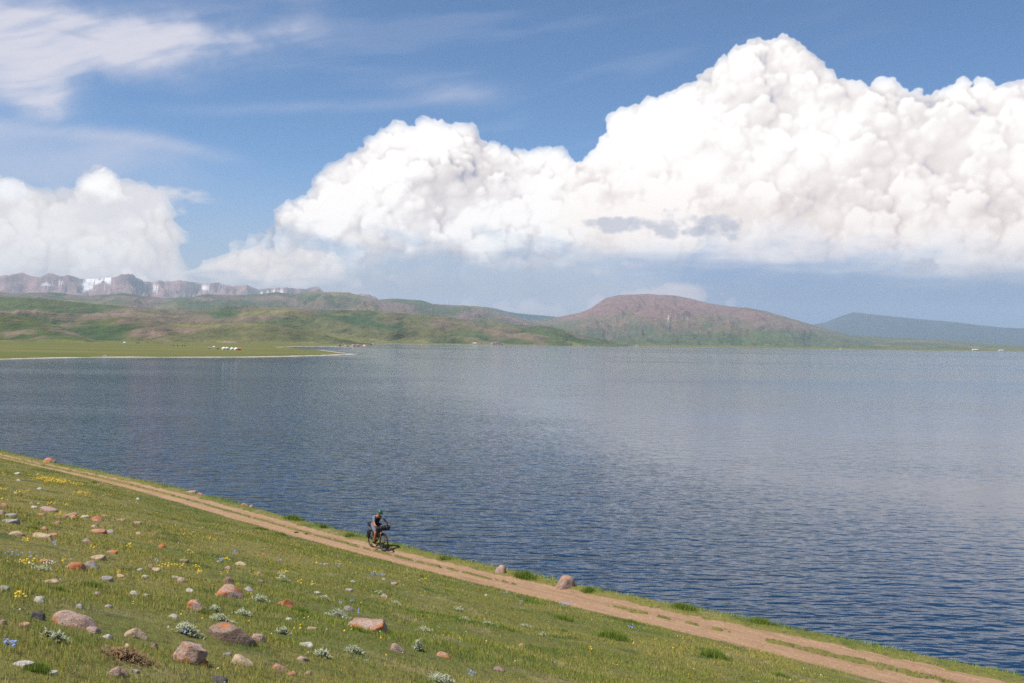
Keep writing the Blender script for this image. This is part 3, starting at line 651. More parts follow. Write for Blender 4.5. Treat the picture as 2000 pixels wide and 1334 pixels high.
# ================================================================== things on the slope
rng = np.random.default_rng(7); random.seed(7)
def march(px, py, zf, r0=4., r1=120., n=1500):
    x, y, z = [float(v) for v in px_dir(px, py)]; k = np.geomspace(r0, r1, n); gz = zf(x * k, y * k)
    i = np.argmax(CAM_H + z * k < gz)
    if i == 0: i = n - 1
    k0 = k[i]; return Vector((x * k0, y * k0, float(gz[i]))), k0
def gxy(X, Y):
    s, t = to_st(np.asarray(X, float), np.asarray(Y, float)); return ground_z(s, t)
def gtop(X, Y):
    s, t = to_st(np.asarray(X, float), np.asarray(Y, float)); f = (s - s_low(t)) / (s_top(t) - s_low(t))
    return np.where((f > -.1) & (f < 1.1), np.maximum(ground_z(s, t), track_z(s, t)), ground_z(s, t))
def rock_material(name, base, base2, lichen):
    m, q, b, o = mat_new(name, .9); p = q.n('ShaderNodeTexCoord').outputs['Object']
    loc = q.n('ShaderNodeObjectInfo').outputs['Location']; p = q.v('ADD', p, loc)
    c = q.mix(q.ramp(q.noise(p, 6, 6, .65), .38, .62), base, base2)
    c = q.mix(q.m('MULTIPLY', q.ramp(q.noise(p, 42, 4, .7), .54, .62), .8), c, tuple(x * .38 for x in base))
    c = q.mix(q.m('MULTIPLY', q.ramp(q.noise(p, 60, 3, .7), .57, .66), .7), c, tuple(min(x * 1.7, .75) for x in base2))
    if lichen:
        L = q.m('ADD', q.noise(p, 5.5, 5, .7), q.m('MULTIPLY', q.noise(p, 30, 5, .75), .35))
        c = q.mix(q.ramp(L, .812 - .056 * lichen, .845 - .056 * lichen), c, q.mix(q.noise(p, 30, 2), (.36, .11, .035), (.55, .20, .07)))
    q.put(b.inputs['Base Color'], c)
    q.put(b.inputs['Normal'], q.n('ShaderNodeBump', i_Height=q.noise(p, 22, 6, .75), i_Strength=.9, i_Distance=.025)); return m
RC = dict(pink=((.33, .225, .18), (.43, .31, .26)), tan=((.40, .29, .18), (.50, .38, .26)), grey=((.26, .235, .22), (.38, .34, .32)), dark=((.075, .072, .075), (.13, .12, .12)),
          brown=((.20, .135, .105), (.30, .21, .17)), white=((.42, .38, .34), (.56, .51, .46)), red=((.36, .17, .11), (.46, .26, .19)))
_rm = {}
def rmat(c, l):
    if (c, l) not in _rm: _rm[c, l] = rock_material("%s_stone%s" % (c, ("", "_lichen", "_heavy_lichen", "_full_lichen")[l]), *RC[c], (0, 1., 1.7, 2.4)[l])
    return _rm[c, l]
def rock_mesh(seed, w, d, h, shape, sub=3):
    r = np.random.default_rng(seed); bm = bmesh.new(); bmesh.ops.create_icosphere(bm, subdivisions=sub, radius=1.0)
    V = np.array([v.co[:] for v in bm.verts])
    cuts = {'dome': 12, 'box': 13, 'slab': 8, 'wedge': 9, 'lump': 13}[shape]
    for i in range(cuts):
        n = r.normal(size=3); n[2] = abs(n[2]) * (.5 if shape != 'slab' else .3); n /= np.linalg.norm(n)
        if shape == 'slab' and i == 0: n = np.array([.05, -.1, 1.]); n /= np.linalg.norm(n)
        if shape == 'box' and i < 5: n = np.array([(0, 0, 1), (1, -.15, .15), (-1, .1, .25), (.1, -1, .2), (0, 1, .1)][i], float) + r.normal(size=3) * .08; n /= np.linalg.norm(n)
        if shape == 'wedge' and i == 0: n = np.array([.75, -.1, .75]); n /= np.linalg.norm(n)
        lim = r.uniform(.58, .82) if shape in ('box', 'wedge') else r.uniform(.64, .88)
        if shape == 'slab' and i == 0: lim = .42
        dd = V @ n; V = V - np.outer(np.maximum(dd - lim, 0), n)
    L = np.linalg.norm(V, axis=1, keepdims=True); o = r.uniform(0, 50)
    f = (fbm(V[:, 0] * 1.6 + o + V[:, 2], V[:, 1] * 1.6 + V[:, 2] * 1.3, 4, seed % 97) - .5) * .30 + (fbm(V[:, 0] * 5 + o - V[:, 2] * 2, V[:, 1] * 5 + V[:, 2] * 3, 3, seed % 89) - .5) * .12
    V = V * (1 + f[:, None])
    if sub >= 5:
        q_ = V[:, 2] - .16 - .22 * V[:, 0] + .08 * np.sin(V[:, 0] * 5); V = V * (1 - .26 * np.exp(-(q_ / .05) ** 2) * (V[:, 1] < .1))[:, None]
    ext = (V.max(0) - V.min(0)) / 2; top = V[:, 2].max()
    V = V / np.array([ext[0], ext[1], 1]) * np.array([w / 2, d / 2, 1]); V[:, 2] *= h / top
    for v, c in zip(bm.verts, V): v.co = c
    me = bpy.data.meshes.new("rock"); bm.to_mesh(me); bm.free()
    return me
ROCKS = []
def rock(px, py, w, h, c, l, shape, label, sink=.3, cat=None, name=None, dz=0.):
    i = len(ROCKS); sub = 5 if w > 80 and shape == 'box' else 4 if w > 34 else 3 if w > 9 else 2
    p, dist = march(px, py + h * .30, gxy); m = dist / 1944.
    W = w * m; Hh = max(h * m * .66, W * .17); D = W * random.uniform(.62, .9)
    me = rock_mesh(1000 + i * 7, W, D, Hh * (1 + sink), shape, sub)
    o = link(name or ("boulder" if w > 35 else "rock" if w > 13 else "stone"), me, rmat(c, l))
    o.location = (p.x, p.y, p.z - Hh * sink + dz); o.rotation_euler = (random.uniform(-.12, .12), random.uniform(-.12, .12), 0 if w > 30 or shape in ('slab', 'wedge') else random.uniform(-.5, .5))
    tag(o, label, cat or ("boulder" if w > 35 else "rock" if w > 13 else "stone")); ROCKS.append((p, W)); return o
TABLE = [
 (370,1277,84,55,'pink',1,'box',"big boxy granite boulder with a dark crack and an orange left edge"),
 (449,1237,86,45,'brown',1,'dome',"large brown domed boulder just above the boxy granite boulder"),
 (505,1245,33,21,'pink',1,'lump',"pale pink rock touching the right end of the brown domed boulder"),
 (142,1210,86,42,'pink',1,'lump',"wide pinkish grey boulder with rough top on the left of the slope"),
 (265,1238,41,26,'tan',0,'wedge',"yellowish tan angular rock between the pinkish and the boxy boulders"),
 (383,1183,44,28,'pink',1,'wedge',"grey-pink rock with orange top left, above the brown domed boulder"),
 (444,1156,62,30,'pink',2,'wedge',"long slanting rock with an orange lichen ridge along its top"),
 (227,1311,43,26,'pink',1,'lump',"pale pink peaked rock near the bottom edge, left of the boxy boulder"),
 (469,1288,47,26,'tan',0,'wedge',"pale wedge-shaped rock just right of the boxy granite boulder"),
 (428,1327,34,22,'dark',0,'wedge',"dark topped rock cut by the bottom edge of the picture"),
 (179,1230,30,14,'pink',1,'lump',"small pink rock with orange cap below the wide pinkish boulder"),
 (73,1203,24,18,'dark',0,'box',"dark grey angular rock left of the wide pinkish boulder"),
 (78,1172,23,16,'white',0,'dome',"pale grey rounded rock alone above the dark grey rock"),
 (209,1243,21,11,'white',0,'dome',"whitish flat rock left of the yellowish tan rock"),
 (147,1106,39,20,'red',2,'lump',"boulder with bright orange lichen, left half of the lichen pair"),
 (179,1103,32,20,'grey',2,'lump',"grey boulder with orange streaks, right half of the lichen pair"),
 (192,1089,31,9,'tan',0,'slab',"flat tan rock just above the pair of lichen boulders"),
 (85,1097,21,8,'red',0,'slab',"flat reddish rock left of the pair of lichen boulders"),
 (101,1137,28,9,'tan',0,'slab',"low flat tan rock below the pair of lichen boulders"),
 (6,1150,24,10,'grey',0,'slab',"grey slab sticking in from the left edge"),
 (7,1215,14,12,'pink',0,'lump',"pinkish rock at the left edge beside the dark grey rock"),
 (46,1221,22,8,'red',0,'slab',"dull reddish flat rock below the dark grey rock"),
 (30,1042,30,10,'tan',0,'dome',"low tan hump of rock near the left edge"),
 (80,1048,42,9,'tan',0,'slab',"long flat tan slab in the upper left of the slope"),
 (102,1045,20,8,'red',1,'slab',"reddish rock on the right end of the long tan slab"),
 (87,1032,17,8,'red',0,'lump',"small reddish rock above the long tan slab"),
 (92,995,32,7,'pink',0,'slab',"flat pink slab with nothing on it, high on the slope"),
 (137,1007,28,13,'pink',2,'lump',"rounded rock with red lichen between yellow flower patches"),
 (188,1013,25,12,'red',1,'lump',"reddish rock right of the rounded lichen rock"),
 (236,1015,18,6,'pink',1,'wedge',"narrow pale rock with orange tip, right of the reddish rock"),
 (112,1021,14,7,'red',0,'lump',"small dark red rock below the rounded lichen rock"),
 (8,987,19,10,'red',1,'lump',"reddish rock poking in at the left edge, upper slope"),
 (80,1006,17,6,'red',1,'slab',"small orange-tipped rock just below the flat pink slab"),
 (194,1038,29,9,'red',3,'slab',"vivid orange-red lichen covered flat rock"),
 (216,1038,16,9,'grey',0,'wedge',"grey slanting rock right of the vivid orange-red rock"),
 (184,1028,18,6,'tan',0,'dome',"small tan rock above the vivid orange-red rock"),
 (167,1057,24,8,'red',1,'lump',"rusty rock below the vivid orange-red rock"),
 (267,1021,18,6,'pink',0,'slab',"faint pink flat rock in plain grass, upper slope"),
 (270,1042,14,6,'tan',0,'dome',"small tan dome half hidden in the grass, upper slope"),
 (303,1044,10,7,'red',2,'lump',"tiny orange stone in the grass above the orange-red stone"),
 (316,1067,17,9,'red',3,'lump',"orange-red lichen stone standing alone in mid slope"),
 (220,1078,20,7,'red',3,'slab',"flat orange-red stone above the lichen boulder pair on the right"),
 (516,1083,12,7,'red',3,'lump',"small vivid orange stone alone in the grass toward the track"),
 (295,1107,14,9,'pink',0,'dome',"small pink stone left of the row of yellow flowers"),
 (273,1113,13,7,'white',0,'dome',"small whitish stone among pale stones left of the yellow flower row"),
 (261,1117,10,6,'pink',0,'dome',"tiny pink stone at the left end of the pale stones"),
 (305,1113,18,6,'tan',0,'slab',"yellowish tan flat stone at the start of the yellow flower row"),
 (283,1126,16,7,'white',0,'dome',"pale flat stone below the whitish stones"),
 (355,1133,21,13,'pink',0,'dome',"pinkish tan rock below the row of yellow flowers"),
 (343,1128,17,5,'grey',0,'slab',"thin grey stone just above the pinkish tan rock"),
 (233,1126,18,6,'tan',0,'slab',"flat tan rock beside a few yellow flowers"),
 (208,1131,22,10,'grey',0,'slab',"bluish grey flat rock below the lichen boulder pair"),
 (188,1160,19,10,'pink',0,'lump',"pinkish rock in open grass below the bluish grey flat rock"),
 (261,1158,20,10,'white',0,'wedge',"whitish wedge-shaped rock left of a rounded pale stone"),
 (284,1163,14,8,'white',0,'dome',"rounded pale stone right of the whitish wedge"),
 (155,1184,17,11,'grey',0,'dome',"blue-grey stone above the wide pinkish boulder"),
 (213,1184,15,8,'white',0,'lump',"pale stone among silver leaves right of the blue-grey stone"),
 (339,1203,22,10,'white',0,'dome',"pale oval rock below the grey-pink rock with orange top"),
 (370,1154,17,6,'white',0,'slab',"white flat stone left of the long slanting lichen rock"),
 (445,1133,21,16,'brown',1,'dome',"brown round rock with an orange spot above the slanting lichen rock"),
 (470,1102,22,8,'tan',0,'slab',"pale tan flat rock beside blue flowers"),
 (446,1109,15,8,'pink',0,'wedge',"pinkish stone just below the blue flowers"),
 (505,1119,18,7,'pink',0,'wedge',"small pale pink wedge in open grass"),
 (508,1135,15,6,'brown',0,'slab',"thin brownish stone below the pale pink wedge"),
 (487,1150,27,11,'grey',0,'wedge',"grey slanting rock right of the long lichen rock"),
 (359,1096,22,7,'brown',0,'slab',"reddish brown bare rock flush with the grass in mid slope"),
 (425,1097,9,6,'white',0,'dome',"tiny whitish stone left of the blue flowers"),
 (558,1176,42,22,'red',3,'lump',"peaked rock covered in bright orange lichen with a grey top"),
 (720,1222,78,24,'pink',2,'slab',"long flat slab with orange lichen stripes, right of the sage bush"),
 (775,1265,33,22,'pink',0,'wedge',"pinkish white blocky rock below the striped slab"),
 (865,1278,33,13,'red',2,'wedge',"thin orange-backed rock at the lower middle of the slope"),
 (599,1260,28,10,'white',0,'slab',"pale flat rock in the bottom middle, upper of two"),
 (589,1286,27,12,'pink',0,'dome',"pale rounded rock below the upper pale flat rock"),
 (607,1227,24,8,'tan',0,'dome',"flat tan stone between brown boulder and striped slab"),
 (549,1303,34,20,'pink',2,'wedge',"pink rock with an orange streak near the bottom edge"),
 (571,1317,19,11,'red',0,'slab',"reddish stone just below the pink rock with orange streak"),
 (601,1314,15,10,'brown',0,'lump',"brownish stone right of the reddish stone at the bottom"),
 (564,1209,16,7,'white',0,'wedge',"small pale stone below the orange covered peaked rock"),
 (680,1188,23,14,'grey',0,'dome',"grey stone with blue flowers above the sage bush"),
 (751,1164,17,8,'pink',0,'dome',"pinkish white stone beside a pale plant, right middle slope"),
 (681,1152,16,5,'grey',0,'slab',"thin grey stone in the middle of the open grass"),
 (619,1158,14,5,'white',0,'slab',"thin whitish stone left of the thin grey stone"),
 (751,1131,14,6,'tan',0,'dome',"tan stone beside the blue flowers near the track"),
 (769,1140,14,5,'pink',0,'slab',"small pinkish stone below the tan stone near the track"),
 (689,1135,12,5,'white',0,'dome',"bright small stone above the thin grey stone"),
 (660,1095,10,4,'tan',0,'dome',"tiny tan stone in short grass close to the track"),
 (636,1102,12,4,'pink',0,'slab',"tiny flat pink stone left of the tiny tan stone"),
 (444,1277,18,8,'grey',0,'dome',"greyish stone between the boxy boulder and the pale wedge"),
 (812,1210,12,6,'red',0,'wedge',"tiny reddish stone in the grass right of the striped slab"),
 (1018,1260,14,11,'red',0,'lump',"orange-brown stone alone in the lower middle grass"),
 (974,1307,24,8,'brown',0,'slab',"brown flat stone sunk in dry grass at the bottom"),
 (1418,1280,18,9,'pink',0,'dome',"pinkish stone beside dark green weeds at the track edge"),
 (949,1162,8,5,'white',0,'dome',"tiny white stone under blue flowers at the track edge"),
 (34,925,13,5,'white',0,'slab',"white flat stone near the track at upper left"),
 (36,938,9,4,'white',0,'dome',"small white round stone below the white flat stone"),
 (77,955,12,6,'white',0,'dome',"white and bluish stone below the large yellow flower patch"),
 (31,963,9,5,'white',0,'dome',"bright white pebble beside a yellow flower row at left"),
 (268,974,10,5,'white',0,'dome',"white stone high on the slope near the track"),
 (2,1001,20,9,'pink',0,'lump',"pinkish rock at the left edge below the reddish one"),
 (20,1006,24,7,'grey',0,'slab',"flat grey stone near the left edge, upper of two"),
 (20,1018,32,9,'grey',0,'slab',"broad dull grey slab near the left edge, lower of two"),
 (61,983,11,5,'pink',0,'dome',"small pale pink stone left of the other pale stones up high"),
 (67,991,12,5,'white',0,'slab',"thin pale stone left of the flat pink slab"),
 (75,984,8,4,'white',0,'dome',"tiny pale stone above the flat pink slab"),
 (167,1009,16,5,'white',0,'slab',"thin white stone between two reddish rocks"),
 (205,1007,18,5,'tan',0,'wedge',"thin tan stone above the narrow orange-tipped rock"),
 (44,1299,40,7,'white',0,'slab',"long thin pale slab at the bottom left"),
 (100,1314,20,6,'white',0,'slab',"thin pale stone right of the weeds at the bottom left"),
 (248,1262,17,11,'tan',0,'lump',"tan stone below the yellowish tan angular rock"),
 (263,1311,15,7,'grey',0,'slab',"grey stone right of the pale pink peaked rock"),
 (302,1263,17,18,'brown',0,'lump',"dull brown rough stone left of the boxy boulder"),
 (208,1262,14,8,'grey',0,'lump',"small grey stone beside dry plants left of the tan stone"),
]
for r in TABLE: rock(*r)
rock(979, 1112, 26, 21, 'pink', 1, 'dome', "smaller orange-pink boulder on the grass verge by the water", sink=.3, name="boulder", cat="boulder")
rock(1104, 1134, 40, 32, 'pink', 1, 'dome', "larger rounded pink boulder with an orange patch on the verge by the water", sink=.3)
rock(94, 899, 22, 12, 'red', 2, 'lump', "knobbly dark red rock on the verge at the far left above the water", sink=.2)
rock(106, 902, 10, 8, 'brown', 1, 'lump', "small dark brown rock at the right foot of the knobbly red rock", sink=.2)
rock(478, 986, 16, 9, 'red', 2, 'lump', "orange lichen rock on the verge at the water side of the track", sink=.2)
rock(491, 989, 9, 7, 'pink', 1, 'lump', "small pale rock right of the orange verge rock", sink=.2)
rock(375, 961, 20, 6, 'pink', 1, 'slab', "flat pinkish rock on the verge farther up the track", sink=.2)
rock(391, 965, 12, 5, 'red', 0, 'slab', "small reddish flat rock at the right end of the flat verge rock", sink=.2)
for x, y, w, nth in ((40, 887.5, 6, 'first'), (46, 889, 8, 'second'), (53, 890.5, 7, 'third'), (59, 891.5, 5, 'last')):
    o = rock(x, y, w, 4, 'white', 0, 'dome', nth + " from the left of four pale stones in a row on the far left verge"); o['group'] = "row of pale stones on the verge"
# two lumps of dung on the near rut
def dung(px, py, w):
    p, d = march(px, py, gtop); W = w * d / 1944; me = rock_mesh(int(px), W, W * .9, W * .3, 'dome', 2); me.name = "dung"
    o = link("dung", me, plain_mat("dung", (.05, .032, .02), .95, .1)); o.location = p - Vector((0, 0, .01)); return o
tag(dung(579, 1041, 9), "left, larger dark lump of dung on the near rut of the track", "dung")
tag(dung(598, 1043, 7), "right, smaller dark lump of dung on the near rut of the track", "dung")

# ------------------------------------------------------------------ blades, leaves, flowers: numpy builders
def blade_mat(name, ramp_fn=None, col=None, rough=.7, trans=.35):
    m = bpy.data.materials.new(name); m.use_nodes = True; t = m.node_tree; t.nodes.clear(); q = NT(t)
    at = q.n('ShaderNodeAttribute', attribute_name='tone', attribute_type='GEOMETRY').outputs['Color']
    c = q.mix(1., turf_color(q, noise_pos(q)), at, 'MULTIPLY') if col is None else q.mix(1., col, at, 'MULTIPLY')
    nrm = q.v('NORMALIZE', q.v('ADD', q.v('SCALE', q.n('ShaderNodeNewGeometry').outputs['Normal'], .75), (0, 0, .8)))
    d = q.n('ShaderNodeBsdfDiffuse', i_Color=c, i_Normal=nrm); tr = q.n('ShaderNodeBsdfTranslucent', i_Color=c)
    mx = q.n('ShaderNodeMixShader', i_0=trans, i_1=d.outputs[0], i_2=tr.outputs[0])
    q.n('ShaderNodeOutputMaterial', i_Surface=mx.outputs[0]); return m
def tri_mesh(name, P0, P1, P2, C, mat):
    n = len(P0); V = np.stack([P0, P1, P2], 1).reshape(-1, 3); me = np_mesh(name, V, np.arange(3 * n).reshape(-1, 3), 3)
    a = me.color_attributes.new('tone', 'FLOAT_COLOR', 'POINT'); c = np.ones((n * 3, 4), np.float32); c[:, :3] = np.repeat(C, 3, 0)
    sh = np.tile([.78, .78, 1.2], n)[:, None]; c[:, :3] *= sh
    a.data.foreach_set('color', c.ravel()); return link(name, me, mat, smooth=False)
def blades(X, Y, Z, h, w, lean=.55):
    n = len(X); a = rng.uniform(0, 2 * np.pi, n); b = rng.uniform(0, 2 * np.pi, n); l = h * lean * rng.random(n)
    dx = np.cos(a) * w / 2; dy = np.sin(a) * w / 2; P = np.stack([X, Y, Z - .01], 1)
    o = np.stack([dx, dy, 0 * dx], 1); tip = np.stack([X + np.cos(b) * l, Y + np.sin(b) * l, Z + h], 1)
    return P - o, P + o, tip
GM = blade_mat("grass_blade")
n = 1150000
k = rng.random(n); r0, r1, e = 5.5, 100., .45; R = (r0 ** e + k * (r1 ** e - r0 ** e)) ** (1 / e); A2 = np.radians(rng.uniform(-31, 31, n))
X = R * np.sin(A2); Y = R * np.cos(A2); s, t = to_st(X, Y); g = ground_z(s, t)
a_, b_, c_ = s_low(t), s_top(t), s_edge(t); ontr = (s > a_ - .1) & (s < b_ + .1)
keep = (s < c_ + 1.1) & (~ontr | (g > track_z(s, t) + .005 - .045 * rng.random(n) ** 1.5)) & (R < 100)
pz = fbm(X * .9, Y * .9, 4, 700); big = fbm(X * .13, Y * .13, 3, 701)
keep &= rng.random(n) < np.clip(.35 + (pz - .35) * 3.2, .25, 1)
X, Y, R, s, t, g, ontr, pz, big = [v[keep] for v in (X, Y, R, s, t, g, ontr, pz, big)]; c_ = c_[keep]; b_ = b_[keep]
verge = s > b_[: len(s)]
h = (.030 + .075 * np.clip(pz - .3, 0, 1) + .05 * np.clip(big - .4, 0, 1)) * rng.uniform(.5, 1.5, len(X)) * .80
h = np.where(verge, h * (1.0 + 1.3 * ss(.2, .9, s - b_)), h); h = np.where(ontr, .045 * rng.uniform(.5, 1.5, len(X)), h)
h = h * (1 + .9 * (rng.random(len(X)) < .02))
w = .0062 * (np.maximum(R, 8) / 10) ** .8
P0, P1, P2 = blades(X, Y, np.where(ontr, np.maximum(g, track_z(s, t) - .01), g), h, w)
C = np.ones((len(X), 3)); u = rng.random(len(X)); C *= rng.uniform(.85, 1.95, len(X))[:, None]
C[u < .2] *= np.array([1.7, 1.35, 1.35]); C[(u > .16) & (u < .42)] *= np.array([.8, 1.2, .7])
C[verge] *= np.array([.92, 1.15, .7])
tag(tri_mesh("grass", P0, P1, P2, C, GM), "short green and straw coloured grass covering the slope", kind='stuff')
# tall bright clumps along the track and on the verge
def clump(px, py, wpx, hpx, label, colr=(1, 1, 1), cat="grass clump", name="grass_clump", cm=None, nn=None, leafy=False):
    p, d = march(px, py + hpx * .4, gxy); m = d / 1944; W = wpx * m / 2; H = max(hpx * m * .9, .08)
    nn = nn or int(160 + wpx * hpx * .9)
    q = rng.normal(size=(nn, 2)) * .48; r = np.abs(q[:, 0]) * .8; D_ = W * (.8 if leafy or W < .3 else min(.8, .28 / W)); ca = 1. if leafy or W < .3 else 0.
    ex = np.array([1., 0.]) * ca + E * (1 - ca); ey = np.array([0., 1.]) * ca + N * (1 - ca)
    x = p.x + q[:, 0] * W * ex[0] + q[:, 1] * D_ * ey[0]; y = p.y + q[:, 0] * W * ex[1] + q[:, 1] * D_ * ey[1]; z = gxy(x, y)
    hh = H * (1. if leafy else .8) * rng.uniform(.3, 1.1, nn) * np.exp(-(r / 1.1) ** 2)
    if leafy:
        zz = z + hh * rng.random(nn) ** .7; L = .018 + .012 * rng.random(nn); a = rng.uniform(0, 6.28, nn)
        P = np.stack([x, y, zz], 1); D = np.stack([np.cos(a), np.sin(a), rng.uniform(-.2, .9, nn)], 1) * L[:, None]; S = np.stack([-np.sin(a), np.cos(a), 0 * a], 1) * (L * .35)[:, None]
        q0, q1, q2 = P - S, P + S, P + D * 1.3
    else: q0, q1, q2 = blades(x, y, z, hh, .009 * (d / 12) ** .7 * np.ones(nn), .7)
    C = np.array(colr) * rng.uniform(.7, 1.3, nn)[:, None]
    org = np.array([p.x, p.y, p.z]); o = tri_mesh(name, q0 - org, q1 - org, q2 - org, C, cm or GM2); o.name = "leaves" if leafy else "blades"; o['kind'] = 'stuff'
    rt = bpy.data.objects.new(name, None); col.objects.link(rt); rt.location = p; o.parent = rt
    return tag(rt, label, cat)
GM2 = blade_mat("tall_grass_blade", col=(.155, .215, .040)); SG = blade_mat("sage_leaf", col=(.40, .43, .30), trans=.15); DRY = blade_mat("dry_stem", col=(.24, .155, .09), trans=.1)
for a in ((1034, 1172, 34, 12, "dark green weed clump at the near edge of the track, below the larger pink boulder"),
          (1102, 1205, 44, 14, "broad dark green grass clump below the weed clump at the track edge"),
          (1197, 1238, 62, 24, "largest dark green weed clump in the right half of the slope"),
          (1233, 1212, 24, 10, "small green clump right at the edge of the dirt, above the largest weed clump"),
          (1396, 1275, 54, 24, "dark green weed clump beside the pinkish stone at the track edge"),
          (1099, 1230, 20, 7, "low green tuft left of the largest weed clump"),
          (1523, 1317, 36, 15, "dark green tuft near the bottom edge beside the track"),
          (76, 1302, 42, 22, "dark leafy weed clump at the bottom left above the thin pale stone"),
          (1026, 1120, 50, 20, "tall bright green grass mound on the verge between the two pink boulders"),
          (1149, 1149, 26, 14, "green grass mound on the verge just right of the larger pink boulder"),
          (1337, 1182, 54, 16, "long green grass mound on the verge in the right half"),
          (1487, 1211, 54, 15, "green and yellow grass mound on the verge farther right"),
          (574, 1009, 46, 14, "green grass mound on the verge up the track from the cyclist"),
          (633, 1026, 18, 11, "small round grass mound on the verge, left of the cyclist"),
          (683, 1043, 28, 9, "grass mound on the verge just behind the cyclist"),
          (870, 1088, 36, 9, "green grass mound on the verge ahead of the cyclist"),
          (1700, 1252, 44, 14, "yellowish grass mound on the verge near the right edge"),
          (550, 1042, 26, 8, "green tuft overhanging the near edge of the track"),
          (510, 1031, 24, 7, "green tuft on the near track edge left of the overhanging tuft"),
          (185, 941, 16, 6, "dark tuft on the near edge of the track at upper left"),
          (180, 1140, 40, 14, "dark green grass clump under the lichen boulder pair"),
          (120, 1150, 30, 10, "dark green grass patch right of the low flat tan rock"),
          (590, 1190, 34, 16, "dark green clump hugging the orange covered peaked rock"),
          (700, 1228, 40, 10, "green grass growing along the left foot of the striped slab"),
          (400, 1195, 30, 10, "dark green grass tuft at the foot of the grey-pink rock"),
          (65, 1030, 26, 8, "dark green tuft above the long flat tan slab")): clump(*a)
for a in ((368, 1231, 42, 22, "silvery sage bush directly above the boxy granite boulder"),
          (432, 1208, 36, 14, "silvery sage plant above the brown domed boulder"),
          (476, 1198, 32, 10, "pale sage plant upper right of the brown domed boulder"),
          (115, 1249, 26, 13, "silvery plant below the wide pinkish boulder"),
          (419, 1190, 24, 12, "small silvery plant right of the grey-pink rock"),
          (508, 1169, 26, 14, "silvery plant between the slanting rock and the orange peaked rock"),
          (552, 1233, 24, 14, "silvery round plant right of the pale pink rock"),
          (552, 1130, 22, 12, "pale plant with yellow flowers above the orange peaked rock"),
          (661, 1200, 38, 20, "bright silvery sage bush left of the striped slab"),
          (692, 1270, 28, 15, "silvery plant below the striped slab"),
          (632, 1278, 28, 15, "round silvery plant between the pale rocks and the plant below the slab"),
          (743, 1158, 24, 8, "pale plant beside the pinkish white stone"),
          (632, 1168, 18, 7, "small pale plant below the thin whitish stone"),
          (773, 1178, 20, 8, "small pale plant in open grass above the striped slab"),
          (864, 1328, 46, 18, "large silvery sage bush cut by the bottom edge"),
          (818, 1262, 16, 22, "upright silvery spikes right of the pinkish white blocky rock"),
          (831, 1231, 26, 7, "low pale plant right of the striped slab's end"),
          (895, 1190, 22, 7, "low pale plant in the open middle grass"),
          (952, 1217, 18, 7, "small pale plant beside a single orange flower"),
          (1029, 1223, 22, 6, "low pale plant above the orange-brown stone"),
          (908, 1209, 18, 9, "pale plant left of the one beside the orange flower"),
          (1061, 1239, 14, 9, "tiny pale plant right of the low pale plant"),
          (85, 1112, 34, 8, "white flowering mat left of the pair of lichen boulders"),
          (95, 1245, 18, 8, "small pale plant left of the silvery plant below the pinkish boulder")):
    clump(*a, cat="plant", name="sage_plant", cm=SG, leafy=True, nn=int(50 + a[2] * a[3] * .55))
clump(250, 1283, 84, 10, "brown dried plant mat left of the boxy granite boulder", cat="dried plant", name="dried_plant", cm=DRY, leafy=True, nn=700)

def flowers(name, label, spots, scatter, colr, size=.011):
    C0, Rr = [], []
    for x, y, w, hh, n in spots:
        px = x + rng.normal(size=n) * w * .3; py = y + rng.normal(size=n) * hh * .3
        for a, b in zip(px, py):
            p, d = march(a, b, gxy, n=500); C0.append((p.x, p.y, p.z + .05 + .05 * rng.random())); Rr.append(d)
    if scatter:
        A3 = np.radians(rng.uniform(-28, 28, scatter)); R3 = rng.uniform(7, 45, scatter); x, y = R3 * np.sin(A3), R3 * np.cos(A3); s, t = to_st(x, y)
        ok = (s < s_low(t) - .2) & (fbm(x * .3, y * .3, 3, 730 + scatter) > .5)
        for a, b, r in zip(x[ok], y[ok], R3[ok]): C0.append((a, b, float(gxy(a, b)) + .06 + .04 * rng.random())); Rr.append(r)
    C0 = np.array(C0); Rr = np.array(Rr); n = len(C0); sz = size * rng.uniform(.7, 1.3, n) * (np.maximum(Rr, 14) / 14) ** .45
    A0, A1, A2_ = [], [], []
    nz = np.stack([rng.normal(size=n) * .35 - .3, rng.normal(size=n) * .35 - .4, np.ones(n)], 1); nz /= np.linalg.norm(nz, axis=1, keepdims=True)
    ux = np.cross(nz, np.array([0, 1., 0])); ux /= np.linalg.norm(ux, axis=1, keepdims=True); uy = np.cross(nz, ux)
    for k in range(5):   # five petals and a stem
        a0, a1 = k * 1.2566 - .5, k * 1.2566 + .5; cup = nz * (sz * .35)[:, None]
        A0.append(C0); A1.append(C0 + (ux * math.cos(a0) + uy * math.sin(a0)) * sz[:, None] + cup); A2_.append(C0 + (ux * math.cos(a1) + uy * math.sin(a1)) * sz[:, None] + cup)
    m, q, b, o = mat_new(name + "_petal", .6, colr, .2)
    A0, A1, A2_ = map(np.concatenate, (A0, A1, A2_)); me = np_mesh(name, np.stack([A0, A1, A2_], 1).reshape(-1, 3), np.arange(len(A0) * 3).reshape(-1, 3), 3)
    tag(link(name, me, m, smooth=False), label, kind='stuff')
